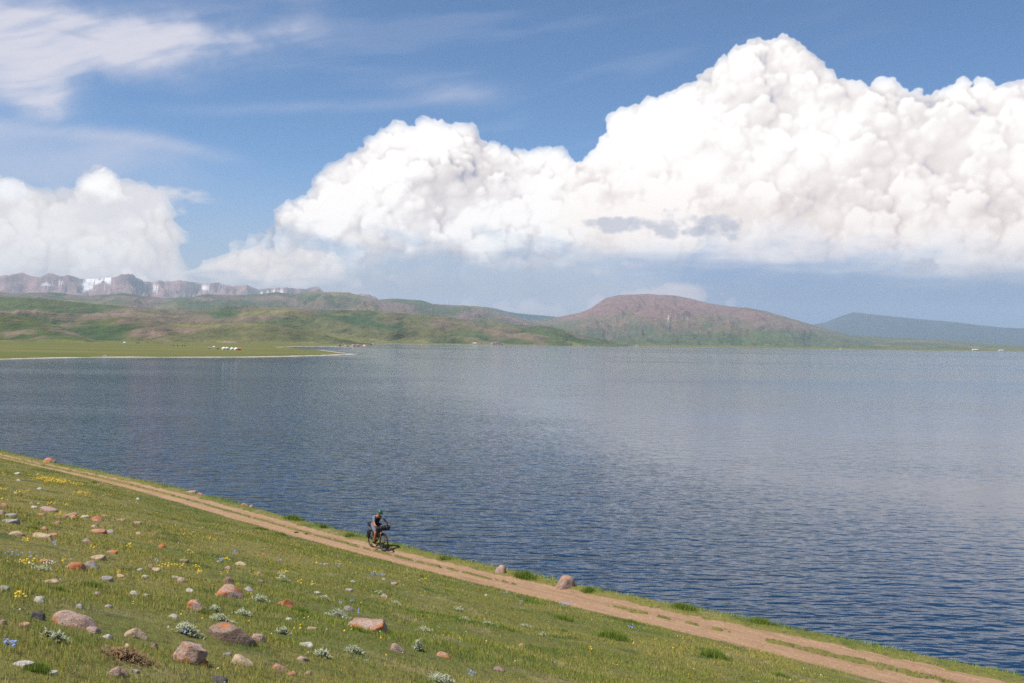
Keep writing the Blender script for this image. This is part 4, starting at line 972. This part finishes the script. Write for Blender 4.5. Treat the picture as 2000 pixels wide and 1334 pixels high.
flowers("yellow_flowers", "small yellow flowers in rows and patches in the grass",
 [(75,929,10,4,20),(85,937,40,8,150),(105,941,40,8,170),(120,943,20,6,90),(150,948,26,6,40),(8,929,14,5,14),(155,966,22,6,60),(172,969,14,5,30),(5,958,18,5,26),(38,964,20,5,30),(56,962,12,4,14),(96,987,8,4,14),(102,987,10,4,14),(130,991,10,4,16),(117,1009,16,5,34),(143,1015,18,5,34),(174,1013,10,4,12),(6,980,8,4,8),(52,1062,16,5,14),(60,1061,8,4,6),(178,1076,16,4,8),(250,1071,12,4,7),(50,1106,50,5,26),(80,1104,30,5,16),(126,1103,14,4,12),(335,1113,46,4,46),(384,1114,12,4,12),(388,1125,12,6,10),(230,1125,10,4,8),(36,1176,20,5,14),(370,1085,26,6,16),(443,1098,12,4,14),(410,1057,16,5,10),(390,1036,10,4,8),(265,985,16,5,10),(445,1125,4,3,3),(432,1130,4,4,3),(491,1169,3,3,2),(555,1124,18,5,12),(585,1143,14,6,8),(611,1147,5,5,8),(620,1106,12,4,8),(545,1136,12,4,5),(586,1232,2,2,1),(594,1220,2,2,1),(672,1243,3,3,2),(685,1238,4,2,2),(745,1257,3,3,2),(679,1261,2,2,1),(826,1137,14,6,8),(828,1165,12,8,6),(946,1215,2,2,1),(1237,1263,4,6,4),(1153,1275,5,4,3),(1344,1329,3,3,2),(1637,1237,12,4,22),(1935,1288,12,4,20),(1760,1264,60,6,10),(500,1130,10,3,3),(360,1049,20,6,6)], 260, (.78, .52, .02))
flowers("blue_flowers", "small pale blue flowers in the grass and along the right verge",
 [(12,1276,6,8,10),(26,1278,8,10,14),(362,1245,5,4,5),(105,1068,16,6,12),(25,1090,40,8,16),(64,1095,20,6,8),(430,1100,12,4,12),(460,1085,8,5,8),(305,1104,8,3,6),(729,1125,6,8,12),(746,1128,14,5,18),(665,1109,10,6,8),(626,1107,8,3,6),(664,1184,8,4,6),(688,1183,8,4,7),(990,1161,8,4,8),(1018,1179,8,4,8),(1105,1184,18,6,26),(1233,1229,12,6,14),(545,1099,10,5,8),(700,1203,3,4,3),(920,1327,14,6,12),(1700,1262,30,5,14),(1760,1270,40,5,24),(1840,1283,50,6,34),(1930,1296,50,6,30),(160,1063,20,5,8),(247,991,8,3,6)], 160, (.24, .32, .66))
flowers("white_flowers", "tiny white flowers scattered in the grass", [(95,1110,24,5,30),(60,1112,16,4,12),(190,948,12,4,12),(205,972,20,4,12),(550,1128,14,8,12)], 220, (.75, .74, .66), .008)
# stones on the track
n = 5200; t = rng.uniform(-80, 32, n); dens = np.interp(t, [-80, -12, 0, 10, 32], [.12, .25, 1, .8, .7]); t = t[rng.random(n) < dens]
f = rng.uniform(.02, .98, len(t)); s = s_low(t) + f * (s_top(t) - s_low(t)); x, y = to_xy(s, t); z = gtop(x, y)
V, Fc = [], []; oc = np.array([(1, 0, 0), (-1, 0, 0), (0, 1, 0), (0, -1, 0), (0, 0, 1), (0, 0, -1)], float); of = np.array([(0, 2, 4), (2, 1, 4), (1, 3, 4), (3, 0, 4), (2, 0, 5), (1, 2, 5), (3, 1, 5), (0, 3, 5)])
for i in range(len(t)):
    sz = .007 + .030 * rng.random() ** 4; V.append(oc * rng.uniform(.6, 1.3, (6, 3)) * sz * np.array([1.3, 1, .6]) + np.array([x[i], y[i], z[i]])); Fc.append(of + 6 * i)
tag(link("track_gravel", np_mesh("track_gravel", np.concatenate(V), np.concatenate(Fc), 3), rmat('pink', 0), smooth=False), "loose pebbles on the dirt track", kind='stuff')
# ================================================================== cyclist and loaded bicycle
def bm_obj(name, bm, mat, parent=None, smooth=True):
    me = bpy.data.meshes.new(name); bm.to_mesh(me); bm.free(); return link(name, me, mat, parent, smooth)
def tube(bm, pts, rad, seg=8, closed=False):
    P = [Vector(p) for p in pts]; n = len(P); R = rad if hasattr(rad, '__len__') else [rad] * n; rings = []
    up = Vector((0, 0, 1))
    for i in range(n):
        a = P[i - 1] if (i > 0 or closed) else P[i]; b = P[(i + 1) % n] if (i < n - 1 or closed) else P[i]; d = (b - a).normalized()
        u = up.cross(d); u = (u if u.length > 1e-3 else Vector((1, 0, 0)).cross(d)).normalized(); v = d.cross(u)
        rings.append([bm.verts.new(P[i] + (u * math.cos(k * 2 * math.pi / seg) + v * math.sin(k * 2 * math.pi / seg)) * R[i]) for k in range(seg)])
    for i in range(n if closed else n - 1):
        A_, B_ = rings[i], rings[(i + 1) % n]
        for k in range(seg): bm.faces.new((A_[k], A_[(k + 1) % seg], B_[(k + 1) % seg], B_[k]))
    if not closed:
        bm.faces.new(rings[0][::-1]); bm.faces.new(rings[-1])
def ring(bm, c, R, r, seg=48, s2=8):
    tube(bm, [(c[0] + R * math.cos(i * 2 * math.pi / seg), c[1], c[2] + R * math.sin(i * 2 * math.pi / seg)) for i in range(seg)], r, s2, True)
def torus(bm, c, R, r, seg=48, s2=8, flat=1.):
    rs = []
    for i in range(seg):
        a = i * 2 * math.pi / seg; rs.append([bm.verts.new((c[0] + (R + r * math.cos(b)) * math.cos(a), c[1] + r * flat * math.sin(b), c[2] + (R + r * math.cos(b)) * math.sin(a))) for b in [k * 2 * math.pi / s2 for k in range(s2)]])
    for i in range(seg):
        for k in range(s2): bm.faces.new((rs[i][k], rs[i][(k + 1) % s2], rs[(i + 1) % seg][(k + 1) % s2], rs[(i + 1) % seg][k]))
def blob(bm, c, r, seg=14, rings=9, rot=None):
    res = bmesh.ops.create_uvsphere(bm, u_segments=seg, v_segments=rings, radius=1.0); M = Matrix.Diagonal((*r, 1)); M = (rot.to_4x4() if rot else Matrix()) @ M
    for v in res['verts']: v.co = (M @ v.co) + Vector(c)
def cyl(bm, a, b, r, seg=14): tube(bm, [a, Vector(a).lerp(Vector(b), .08), Vector(a).lerp(Vector(b), .92), b], [r * .82, r, r, r * .82], seg)
def skin(name, V, Ed, Rd, mat, parent, sub=2):
    me = bpy.data.meshes.new(name); me.from_pydata(V, Ed, []); o = bpy.data.objects.new(name + "_tmp", me); col.objects.link(o)
    md = o.modifiers.new("skin", 'SKIN'); ms = o.modifiers.new("sub", 'SUBSURF'); ms.levels = sub; ms.render_levels = sub
    for i, r in enumerate(Rd): me.skin_vertices[0].data[i].radius = (r, r) if not hasattr(r, '__len__') else r
    me.skin_vertices[0].data[0].use_root = True
    dg = bpy.context.evaluated_depsgraph_get(); dg.update(); m2 = bpy.data.meshes.new_from_object(o.evaluated_get(dg)); m2.name = name
    bpy.data.objects.remove(o); return link(name, m2, mat, parent)
pf, _ = march(751, 1076.5, gtop); pr, _ = march(724.6, 1070.2, gtop)
dirv = Vector((.57, -.82, 0)).normalized(); mid = (pf + pr) / 2; mid.z = 0
rear = mid - dirv * .55; ss_, tt_ = to_st(rear.x, rear.y); zr = float(gtop(rear.x, rear.y)); fr = rear + dirv * 1.1; zf_ = float(gtop(fr.x, fr.y))
YAW = math.atan2(dirv.y, dirv.x); PIT = -math.atan2(zf_ - zr, 1.1)
MW = Matrix.Translation((rear.x, rear.y, zr)) @ Matrix.Rotation(YAW, 4, 'Z') @ Matrix.Rotation(PIT, 4, 'Y')
def root(name, label, cat):
    o = bpy.data.objects.new(name, None); col.objects.link(o); o.matrix_world = MW; o.empty_display_size = .3; return tag(o, label, cat)
BLK = plain_mat("black_fabric", (.022, .022, .024), .8, .2); RUB = plain_mat("tyre_rubber", (.03, .028, .027), .85, .2); RIM = plain_mat("rim_metal", (.05, .05, .055), .4, .5)
GOLD = plain_mat("tan_fork_paint", (.75, .45, .15), .4, .5); FRM = plain_mat("dark_frame_paint", (.035, .033, .035), .35, .5); STL = plain_mat("bright_metal", (.45, .45, .46), .3, .5, metal=.9)
SKIN = plain_mat("orange_skin", (.52, .20, .09), .55, .3, .12); BLUE = plain_mat("grey_blue_cloth", (.17, .19, .27), .9, .1, .2); NAVY = plain_mat("dark_navy_cloth", (.02, .022, .04), .9, .1); GRN = plain_mat("dark_green_shell", (.012, .10, .075), .35, .5)  # skin is an orange base tone with slight random variation
TAN = plain_mat("tan_canvas", (.42, .30, .16), .85, .1); HAIR = plain_mat("brown_hair", (.05, .025, .015), .8, .2)
bike = root("bicycle", "loaded black touring bicycle with tan fork legs ridden along the dirt track", "bicycle")
WR = .37; RA = Vector((0, 0, WR)); FA = Vector((1.10, 0, WR)); BB = Vector((.44, 0, .31)); ST = Vector((.30, 0, .80)); HT = Vector((.84, 0, .90)); HB = Vector((.90, 0, .74)); BAR = Vector((.87, 0, 1.03))
bm = bmesh.new()
for a, b, r in ((BB, ST, .018), (BB, HB, .024), (ST, HT, .019), (HT, HB, .026)): tube(bm, [a, b], r)
for y in (-.065, .065):
    tube(bm, [BB + Vector((0, y * .5, 0)), RA + Vector((0, y, 0))], .011); tube(bm, [ST + Vector((0, y * .3, -.04)), RA + Vector((0, y, 0))], .009)
bm_obj("frame", bm, FRM, bike)
bm = bmesh.new()
for y in (-.075, .075): tube(bm, [HB + Vector((.0, y, -.02)), HB.lerp(FA, .5) + Vector((.01, y, 0)), FA + Vector((0, y, 0))], [.026, .026, .017])
tube(bm, [HB + Vector((0, -.075, -.01)), HB + Vector((0, .075, -.01))], .022); bm_obj("fork", bm, GOLD, bike)
def wheel(c, name):
    bm = bmesh.new(); torus(bm, c, WR - .030, .034, 56, 8); w = bm_obj("wheel", bm, RUB, bike); 
    bm = bmesh.new(); torus(bm, c, WR - .062, .012, 56, 6, 1.3); bm_obj("rim", bm, RIM, w)
    bm = bmesh.new()
    for k in range(18):
        a = k * 2 * math.pi / 18; y = .028 if k % 2 else -.028; tube(bm, [(c[0] + .02 * math.cos(a + .8), y, c[2] + .02 * math.sin(a + .8)), (c[0] + (WR - .06) * math.cos(a), 0, c[2] + (WR - .06) * math.sin(a))], .0018, 4)
    sp = bm_obj("spokes", bm, RIM, w); sp['kind'] = 'stuff'
    bm = bmesh.new(); cyl(bm, (c[0], -.055, c[2]), (c[0], .055, c[2]), .024); bm_obj("hub", bm, FRM, w)
    bm = bmesh.new(); torus(bm, (c[0], .045, c[2]), .08, .006, 24, 4, .3); bm_obj("brake_disc", bm, STL, w)
wheel(RA, 'r'); wheel(FA, 'f')
bm = bmesh.new(); tube(bm, [HT, BAR + Vector((-.02, 0, .0)), BAR + Vector((.03, 0, .0))], [.018, .017, .017]); tube(bm, [(.90, -.34, 1.045), (.905, -.18, 1.035), (.90, 0, 1.03), (.905, .18, 1.035), (.90, .34, 1.045)], .012); bm_obj("handlebar", bm, FRM, bike)
for y in (-.3, .3):
    bm = bmesh.new(); cyl(bm, (.90, y - .05, 1.046), (.90, y + .05, 1.046), .018, 10); bm_obj("grip", bm, BLK, bike)
bm = bmesh.new(); blob(bm, (.20, 0, .985), (.13, .065, .028)); blob(bm, (.30, 0, .985), (.09, .03, .022)); tube(bm, [(.22, 0, .97), ST], .014); bm_obj("saddle", bm, BLK, bike)
bm = bmesh.new(); torus(bm, (BB.x, -.055, BB.z), .085, .010, 28, 5, .5); bm_obj("chainring", bm, FRM, bike)
for sd_, dx, dz in ((-1, .02, -.17), (1, -.02, .17)):
    bm = bmesh.new(); y = .075 * sd_; tube(bm, [BB + Vector((0, y, 0)), BB + Vector((dx, y, dz))], .011, 6); c_k = bm_obj("crank", bm, STL, bike)
    bm = bmesh.new(); bmesh.ops.create_cube(bm, size=1.0, matrix=Matrix.Translation(BB + Vector((dx, y + .06 * sd_, dz))) @ Matrix.Diagonal((.09, .09, .018, 1))); bm_obj("pedal", bm, FRM, c_k, False)
bm = bmesh.new(); tube(bm, [(.0, -.055, .41), (.44, -.055, .395)], .006, 5); tube(bm, [(.0, -.055, .33), (.44, -.055, .225)], .006, 5); bm_obj("chain", bm, FRM, bike)
bm = bmesh.new(); ring(bm, (0, -.05, WR), .05, .012, 20, 5); bm_obj("cassette", bm, STL, bike)
bm = bmesh.new(); tube(bm, [(-.30, 0, .74), (-.12, 0, .80), (.22, 0, .80)], .008, 6)
for y in (-.07, .07): tube(bm, [(-.20, y, .78), (0, y, .40)], .007, 6); tube(bm, [(-.28, y, .76), (.2, y, .79)], .007, 6)
bm_obj("rear_rack", bm, FRM, bike)
bm = bmesh.new(); torus(bm, (1.10, 0, WR), WR + .02, .018, 56, 5, 1.4)
for v in [v for v in bm.verts if v.co.z < WR + .22 or v.co.x > 1.28]: bm.verts.remove(v)
bm_obj("front_mudguard", bm, BLK, bike)
bm = bmesh.new(); torus(bm, (0, 0, WR), WR + .02, .018, 56, 5, 1.4)
for v in [v for v in bm.verts if v.co.x > -.02 or v.co.z < WR - .16]: bm.verts.remove(v)
bm_obj("rear_mudguard", bm, plain_mat("pale_mudguard", (.55, .52, .47), .5, .4), bike)
# bags
def bag(name, label, parts, mat=BLK, straps=()):
    r = root(name, label, "bag"); bm = bmesh.new()
    for p in parts:
        if p[0] == 'c': cyl(bm, p[1], p[2], p[3], 16)
        else: blob(bm, p[1], p[2], 16, 10)
    bm_obj("bag_body", bm, mat, r)
    for a in straps:
        bm = bmesh.new(); torus(bm, a[0], a[1], .008, 24, 5, 2.)
        if len(a) > 2:
            for v in bm.verts: v.co = Vector(a[0]) + (v.co - Vector(a[0]))
        bm_obj("strap", bm, FRM, r)
    return r
bag("handlebar_bag", "long black roll bag strapped across the handlebar of the bicycle", [('c', (1.0, -.30, .95), (1.0, .30, .95), .095)], straps=[((1.0, -.14, .95), .097), ((1.0, .14, .95), .097)])
bag("saddle_bag", "black bag behind the saddle of the bicycle", [('b', (-.10, 0, .93), (.22, .11, .10)), ('b', (-.24, 0, .95), (.10, .10, .09))], straps=[((-.1, 0, .93), .105)])
bag("frame_bag", "flat black bag filling the middle of the bicycle frame", [('b', (.52, 0, .64), (.20, .04, .17)), ('b', (.62, 0, .76), (.17, .04, .10))])
for y, lb in ((-1, "near"), (1, "far")): bag("pannier", "black pannier on the %s side of the bicycle's rear wheel" % lb, [('b', (-.03, .14 * y, .60), (.13, .075, .17)), ('b', (-.03, .14 * y, .48), (.11, .07, .12))])
# rider
man = root("person", "cyclist in green helmet and grey-blue top, chest shade painted dark, leaning over the handlebar", "person")
hipz = 1.0
J = dict(pel=(.23, 0, 1.03), sp=(.36, 0, 1.19), ch=(.50, 0, 1.34), nk=(.60, 0, 1.43), hd=(.665, 0, 1.50))
V = [J['pel'], J['sp'], J['ch'], J['nk'], J['hd']]; Ed = [(0, 1), (1, 2), (2, 3), (3, 4)]; Rd = [(.11, .10), (.10, .10), (.12, .10), (.05, .05), (.05, .05)]
ARM, LEG = {}, {}
for sd_ in (-1, 1):
    k = len(V); sh = (.52, .185 * sd_, 1.385); el_ = (.66, .265 * sd_, 1.20); wr = (.855, .30 * sd_, 1.095); hn = (.895, .305 * sd_, 1.068)
    V += [sh, el_, wr, hn]; Ed += [(2, k), (k, k + 1), (k + 1, k + 2), (k + 2, k + 3)]; Rd += [(.062, .062), (.042, .042), (.028, .028), (.034, .022)]; ARM[sd_] = (sh, el_, wr, hn)
    k = len(V); hp = (.25, .10 * sd_, 1.00)
    if sd_ < 0: kn, an, ft, toe = (.585, -.13, .70), (.42, -.135, .235), (.45, -.135, .165), (.58, -.135, .155)
    else: kn, an, ft, toe = (.67, .15, .98), (.36, .135, .60), (.39, .135, .525), (.51, .135, .50)
    V += [hp, kn, an, ft, toe]; Ed += [(0, k), (k, k + 1), (k + 1, k + 2), (k + 2, k + 3), (k + 3, k + 4)]; Rd += [(.095, .095), (.062, .062), (.038, .038), (.04, .035), (.03, .022)]; LEG[sd_] = (hp, kn, an, ft, toe)
skin("body", V, Ed, Rd, SKIN, man)
def lerp3(a, b, f): return tuple(a[i] + (b[i] - a[i]) * f for i in range(3))
V = [(.25, 0, 1.06), J['sp'], J['ch'], (.57, 0, 1.41)]; Ed = [(0, 1), (1, 2), (2, 3)]; Rd = [(.17, .16), (.165, .16), (.18, .15), (.095, .095)]
skin("shaded_top", V, Ed, Rd, NAVY, man)  # torso of the top, the chest's shade put into its navy colour
for sd_ in (-1, 1):
    sh, el_, wr, hn = ARM[sd_]; mid_ = lerp3(el_, wr, .25)
    skin("sleeve", [(.49, .09 * sd_, 1.37), sh, lerp3(sh, el_, .5), el_, mid_], [(0, 1), (1, 2), (2, 3), (3, 4)], [.105, .082, .068, .056, .050], BLUE, man)
    hp, kn, an, ft, toe = LEG[sd_]
    skin("shorts_leg", [(.24, .04 * sd_, 1.02), hp, lerp3(hp, kn, .5), lerp3(hp, kn, .92)], [(0, 1), (1, 2), (2, 3)], [.13, .118, .100, .080], BLUE if sd_ < 0 else NAVY, man)
    bm = bmesh.new(); tube(bm, [lerp3(kn, an, .80), an], [.048, .047], 10); bm_obj("sock", bm, NAVY, man)
    bm = bmesh.new(); blob(bm, lerp3(ft, toe, .45), (.135, .05, .048)); tube(bm, [an, ft], [.05, .055], 10); bm_obj("shoe", bm, TAN, man)
    for f in range(4):   # fingers wrapped round the grip
        y = (.272 + f * .021) * sd_; bm = bmesh.new(); tube(bm, [(.885, y, 1.078), (.918, y, 1.072), (.930, y, 1.048), (.915, y, 1.026), (.895, y, 1.024)], [.011, .011, .010, .009, .007], 7); bm_obj("finger", bm, SKIN, man)
    bm = bmesh.new(); tube(bm, [(.87, .275 * sd_, 1.075), (.885, .25 * sd_, 1.055), (.90, .235 * sd_, 1.035)], [.012, .012, .009], 7); bm_obj("thumb", bm, SKIN, man)
hc = Vector((.715, 0, 1.545)); rot = Matrix.Rotation(math.radians(28), 3, 'Y')
def hp_(v): return hc + rot @ Vector(v)
bm = bmesh.new(); blob(bm, hc, (.095, .076, .112), 20, 14, rot)
blob(bm, hp_((.045, 0, -.06)), (.055, .05, .055), 14, 9, rot)
bmesh.ops.create_cone(bm, cap_ends=True, segments=8, radius1=.018, radius2=.006, depth=.045, matrix=Matrix.Translation(hp_((.098, 0, -.012))) @ (rot.to_4x4()) @ Matrix.Rotation(math.radians(20), 4, 'Y'))
for y in (-.078, .078): blob(bm, hp_((0, y, -.01)), (.02, .01, .03), 8, 6, rot)
hd = bm_obj("head", bm, SKIN, man)
bm = bmesh.new(); blob(bm, hp_((.05, 0, -.085)), (.052, .055, .045), 12, 8, rot); bm_obj("beard", bm, HAIR, hd)
for y in (-.03, .03):
    bm = bmesh.new(); blob(bm, hp_((.085, y, .015)), (.014, .017, .012), 10, 7, rot); bm_obj("eye", bm, NAVY, hd)
bm = bmesh.new(); bmesh.ops.create_uvsphere(bm, u_segments=26, v_segments=16, radius=1.0)
for v in bm.verts:
    c = v.co.copy(); rr = 1 + .05 * math.cos(8 * math.atan2(c.y, c.x)) * (c.z > 0.1); v.co = hp_((c.x * .138 * rr - .01, c.y * .105 * rr, (c.z * .100 if c.z > 0 else c.z * .015) + .045))
hl = bm_obj("helmet", bm, GRN, man)
bm = bmesh.new(); blob(bm, hp_((.135, 0, .048)), (.05, .07, .008), 12, 6, rot); bm_obj("visor", bm, GRN, hl)
for y in (-.045, 0, .045):
    bm = bmesh.new(); blob(bm, hp_((.03, y, .135 - abs(y) * .25)), (.07, .012, .012), 10, 6, rot); bm_obj("vent", bm, BLK, hl)

# ================================================================== the far shore: yurts, huts, animals, rock outcrops
def fz(X, Y): return plain_z(np.atleast_1d(X), np.atleast_1d(Y))
def far_spot(px, py, r0=600, r1=6500): return march(px, py, fz, r0, r1, 2500)
WHT = plain_mat("white_felt", (.80, .79, .76), .9, .1, .05, 2); ORG = plain_mat("rusty_orange_cloth", (.48, .20, .10), .9, .1, .15, 2); GRY = plain_mat("grey_board", (.35, .34, .32), .9, .1, .2, 2); DRK = plain_mat("dark_opening", (.05, .035, .03), .9, .1)
CRM = plain_mat("cream_felt", (.68, .62, .53), .9, .1, .06, 2)
def lathe(bm, prof, seg=20):
    rs = [[bm.verts.new((r * math.cos(k * 2 * math.pi / seg), r * math.sin(k * 2 * math.pi / seg), z)) for k in range(seg)] for r, z in prof]
    for a, b in zip(rs, rs[1:]):
        for k in range(seg): bm.faces.new((a[k], a[(k + 1) % seg], b[(k + 1) % seg], b[k]))
    bm.faces.new(rs[-1])
def yurt(px, py, wpx, label, mat, group):
    p, d = far_spot(px, py); R = wpx / 2 * d / 1944; r = bpy.data.objects.new("yurt", None); col.objects.link(r); r.location = p - Vector((0, 0, .1)); tag(r, label, "yurt", group)
    bm = bmesh.new(); lathe(bm, [(R, 0), (R, R * .55), (R * 1.02, R * .6)]); bm_obj("wall", bm, mat, r, False)
    bm = bmesh.new(); lathe(bm, [(R * 1.04, R * .6), (R * .9, R * .82), (R * .6, R * 1.1), (R * .25, R * 1.26), (R * .05, R * 1.3)]); bm_obj("roof", bm, mat, r)
    bm = bmesh.new(); lathe(bm, [(R * .22, R * 1.24), (R * .22, R * 1.34), (R * .05, R * 1.38)], 10); bm_obj("crown_ring", bm, GRY, r)
    bm = bmesh.new(); bmesh.ops.create_cube(bm, size=1., matrix=Matrix.Translation((R * .45, -R * .9, R * .3)) @ Matrix.Rotation(math.radians(27), 4, 'Z') @ Matrix.Diagonal((R * .4, R * .12, R * .6, 1))); bm_obj("door", bm, DRK, r, False)
g = "white yurts on the green shore"
yurt(437, 682.5, 7.5, "leftmost white yurt of the row of four on the green shore", WHT, g); yurt(443.5, 682.5, 7.5, "cream coloured yurt, second in the row on the green shore", CRM, g)
yurt(453, 683, 7, "white yurt standing apart, third in the row on the green shore", WHT, g); yurt(461, 683.5, 7.5, "white yurt beside the orange tent, last in the row", WHT, g)
g = "white yurts across the bay"
for x, lb in ((889.5, "left"), (895.5, "middle"), (901.5, "right")): yurt(x, 668.6, 4.4, "%s one of three tiny white yurts across the bay" % lb, WHT, g)
def hut(px, py, wpx, hpx, depth, label, cat, name, wall, roof, nwin=2):
    p, d = far_spot(px, py); m = d / 1944; W, H, D = wpx * m, hpx * m, depth * m
    r = bpy.data.objects.new(name, None); col.objects.link(r); r.location = p - Vector((0, 0, .1)); r.rotation_euler = (0, 0, .25); tag(r, label, cat)
    bm = bmesh.new(); bmesh.ops.create_cube(bm, size=1., matrix=Matrix.Translation((0, 0, H * .33)) @ Matrix.Diagonal((W, D, H * .66, 1))); bm_obj("wall", bm, wall, r, False)
    bm = bmesh.new(); c = [(-W * .52, -D * .55, H * .66), (W * .52, -D * .55, H * .66), (W * .52, D * .55, H * .66), (-W * .52, D * .55, H * .66), (-W * .52, 0, H), (W * .52, 0, H)]
    vs = [bm.verts.new(v) for v in c]
    for f in ((0, 1, 5, 4), (2, 3, 4, 5), (0, 4, 3), (1, 2, 5), (3, 2, 1, 0)): bm.faces.new([vs[i] for i in f])
    bm_obj("roof", bm, roof, r, False)
    for i in range(nwin):
        x = (i + .5) / nwin * W - W / 2; bm = bmesh.new(); bmesh.ops.create_cube(bm, size=1., matrix=Matrix.Translation((x, -D * .5, H * .35)) @ Matrix.Diagonal((W * .14, D * .04, H * .3, 1))); bm_obj("opening", bm, DRK, r, False)
hut(467, 684, 7, 5, 4, "rusty orange tent at the right end of the row of white yurts", "tent", "tent", ORG, ORG, 1)
hut(417.5, 680.5, 4, 4.5, 3, "small pale hut left of the row of white yurts", "hut", "hut", WHT, CRM, 1)
hut(409, 681, 5, 3, 3, "low dark shelter left of the small pale hut", "shelter", "shelter", GRY, GRY, 1)
hut(243, 671.5, 3.2, 3.5, 3, "tiny white tent alone on the left pasture", "tent", "tent", WHT, WHT, 1)
hut(205, 696.0, 6, 2.2, 3, "low pale shed right on the left beach", "shed", "shed", WHT, GRY, 1)
hut(927, 672.3, 7, 3, 3, "pale caravan by the water right of the three tiny yurts", "caravan", "caravan", CRM, WHT, 2)
hut(1014, 671.0, 3, 2.5, 2, "tiny white hut right of the rocky outcrop across the lake", "hut", "hut", WHT, GRY, 1)
hut(1244, 676.2, 4, 2.5, 2, "tiny pale hut on the shore under the red mountain", "hut", "hut", WHT, GRY, 1)
hut(1085, 673.3, 4, 2.2, 2, "tiny pale hut at the left foot of the red mountain", "hut", "hut", WHT, GRY, 1)
hut(1642, 682.2, 3, 2.2, 2, "tiny white hut on the far shore under the blue mountain", "hut", "hut", WHT, GRY, 1)
hut(1904, 684.6, 11, 2.6, 3, "long white building on the far right shore, left one of two", "building", "long_building", WHT, WHT, 5)
hut(1955, 685.4, 9, 2.2, 3, "long white building on the far right shore, right one of two", "building", "long_building", WHT, WHT, 4)
COW = plain_mat("dark_hide", (.03, .02, .015), .9, .1)
def cow_mesh():
    bm = bmesh.new(); blob(bm, (0, 0, 1.0), (.85, .32, .38), 12, 8); blob(bm, (.55, 0, 1.1), (.4, .26, .32), 10, 7); tube(bm, [(.8, 0, 1.15), (1.15, 0, .95), (1.35, 0, .6)], [.22, .15, .12], 8); blob(bm, (1.42, 0, .48), (.14, .11, .22), 8, 6)
    for x in (-.6, .55):
        for y in (-.18, .18): tube(bm, [(x, y, .85), (x + (.05 if x > 0 else .1), y, .45), (x, y, 0)], [.13, .07, .06], 6)
    tube(bm, [(-.82, 0, 1.15), (-.95, 0, .9), (-.93, 0, .45)], [.05, .03, .04], 5); me = bpy.data.meshes.new("cow"); bm.to_mesh(me); bm.free(); return me
COWN = ["leftmost of the herd", "second from the left of the herd", "left one of the middle group of four", "second of the middle group of four", "third of the middle group of four", "right one of the middle group of four",
        "left one of the lower group of five", "second of the lower group of five", "third of the lower group of five", "fourth of the lower group of five", "last of the lower group of five",
        "alone above the lower group", "between left pair and middle group", "between pale hut and yurts"]
cm = cow_mesh(); cm.materials.append(COW)
for i, (x, y) in enumerate(((266, 670.5), (271, 671), (299, 670.6), (304, 671), (310, 671.2), (316, 671), (334, 675.2), (340, 676), (347, 676.5), (356, 677), (361, 676.4), (362, 672), (288, 670.2), (425, 683))):
    p, d = far_spot(x, y); o = bpy.data.objects.new("cow", cm); col.objects.link(o); o.location = p; o.rotation_euler = (0, 0, random.uniform(0, 6.28)); o.scale = [1.25] * 3
    tag(o, ("tiny dark animal grazing on the far pasture, " + COWN[i]), "cow", "dark cattle grazing on the far pasture")
def outcrop(px, py, wpx, hpx, label, n, c='pink'):
    p, d = far_spot(px, py); m = d / 1944; r = bpy.data.objects.new("rock_outcrop", None); col.objects.link(r); r.location = p; tag(r, label, "rock outcrop")
    for i in range(n):
        f = rng.uniform(-1, 1); W = wpx * m * rng.uniform(.16, .34); H = hpx * m * (1 - .75 * abs(f) ** 1.5) * rng.uniform(.6, 1.05)
        o = link("crag", rock_mesh(3000 + int(px) + i, W, W * .8, H, 'box', 3), rmatf(c), r); o.location = (f * wpx * m * .45, rng.uniform(-.1, .3) * wpx * m, -.5); o.rotation_euler = (0, rng.uniform(-.25, .25), rng.uniform(0, 3))
def far_rock(name, a, b_c):
    m, q, b, o = mat_new(name, .95); p = noise_pos(q); c = q.mix(q.ramp(q.noise(p, .12, 5, .7), .4, .6), a, b_c); q.put(b.inputs['Base Color'], c); return m
_f = {'pink': far_rock("far_pink_rock", (.22, .16, .13), (.42, .31, .25)), 'grey': far_rock("far_grey_rock", (.16, .13, .12), (.36, .28, .24))}
def rmatf(c): return _f[c]
outcrop(970, 673.2, 26, 8.5, "dark rocky outcrop standing on the shore beyond the bay", 13, 'grey')
outcrop(735, 671.6, 22, 3.2, "low pale rock point at the mouth of the bay", 9)
outcrop(695, 676.4, 34, 6, "broken rocks at the tip of the brown headland", 16)
outcrop(668, 676.4, 26, 8, "pale crag on the foot of the brown headland", 10)
outcrop(873, 670.5, 14, 4, "low pink rock left of the three tiny yurts", 5)
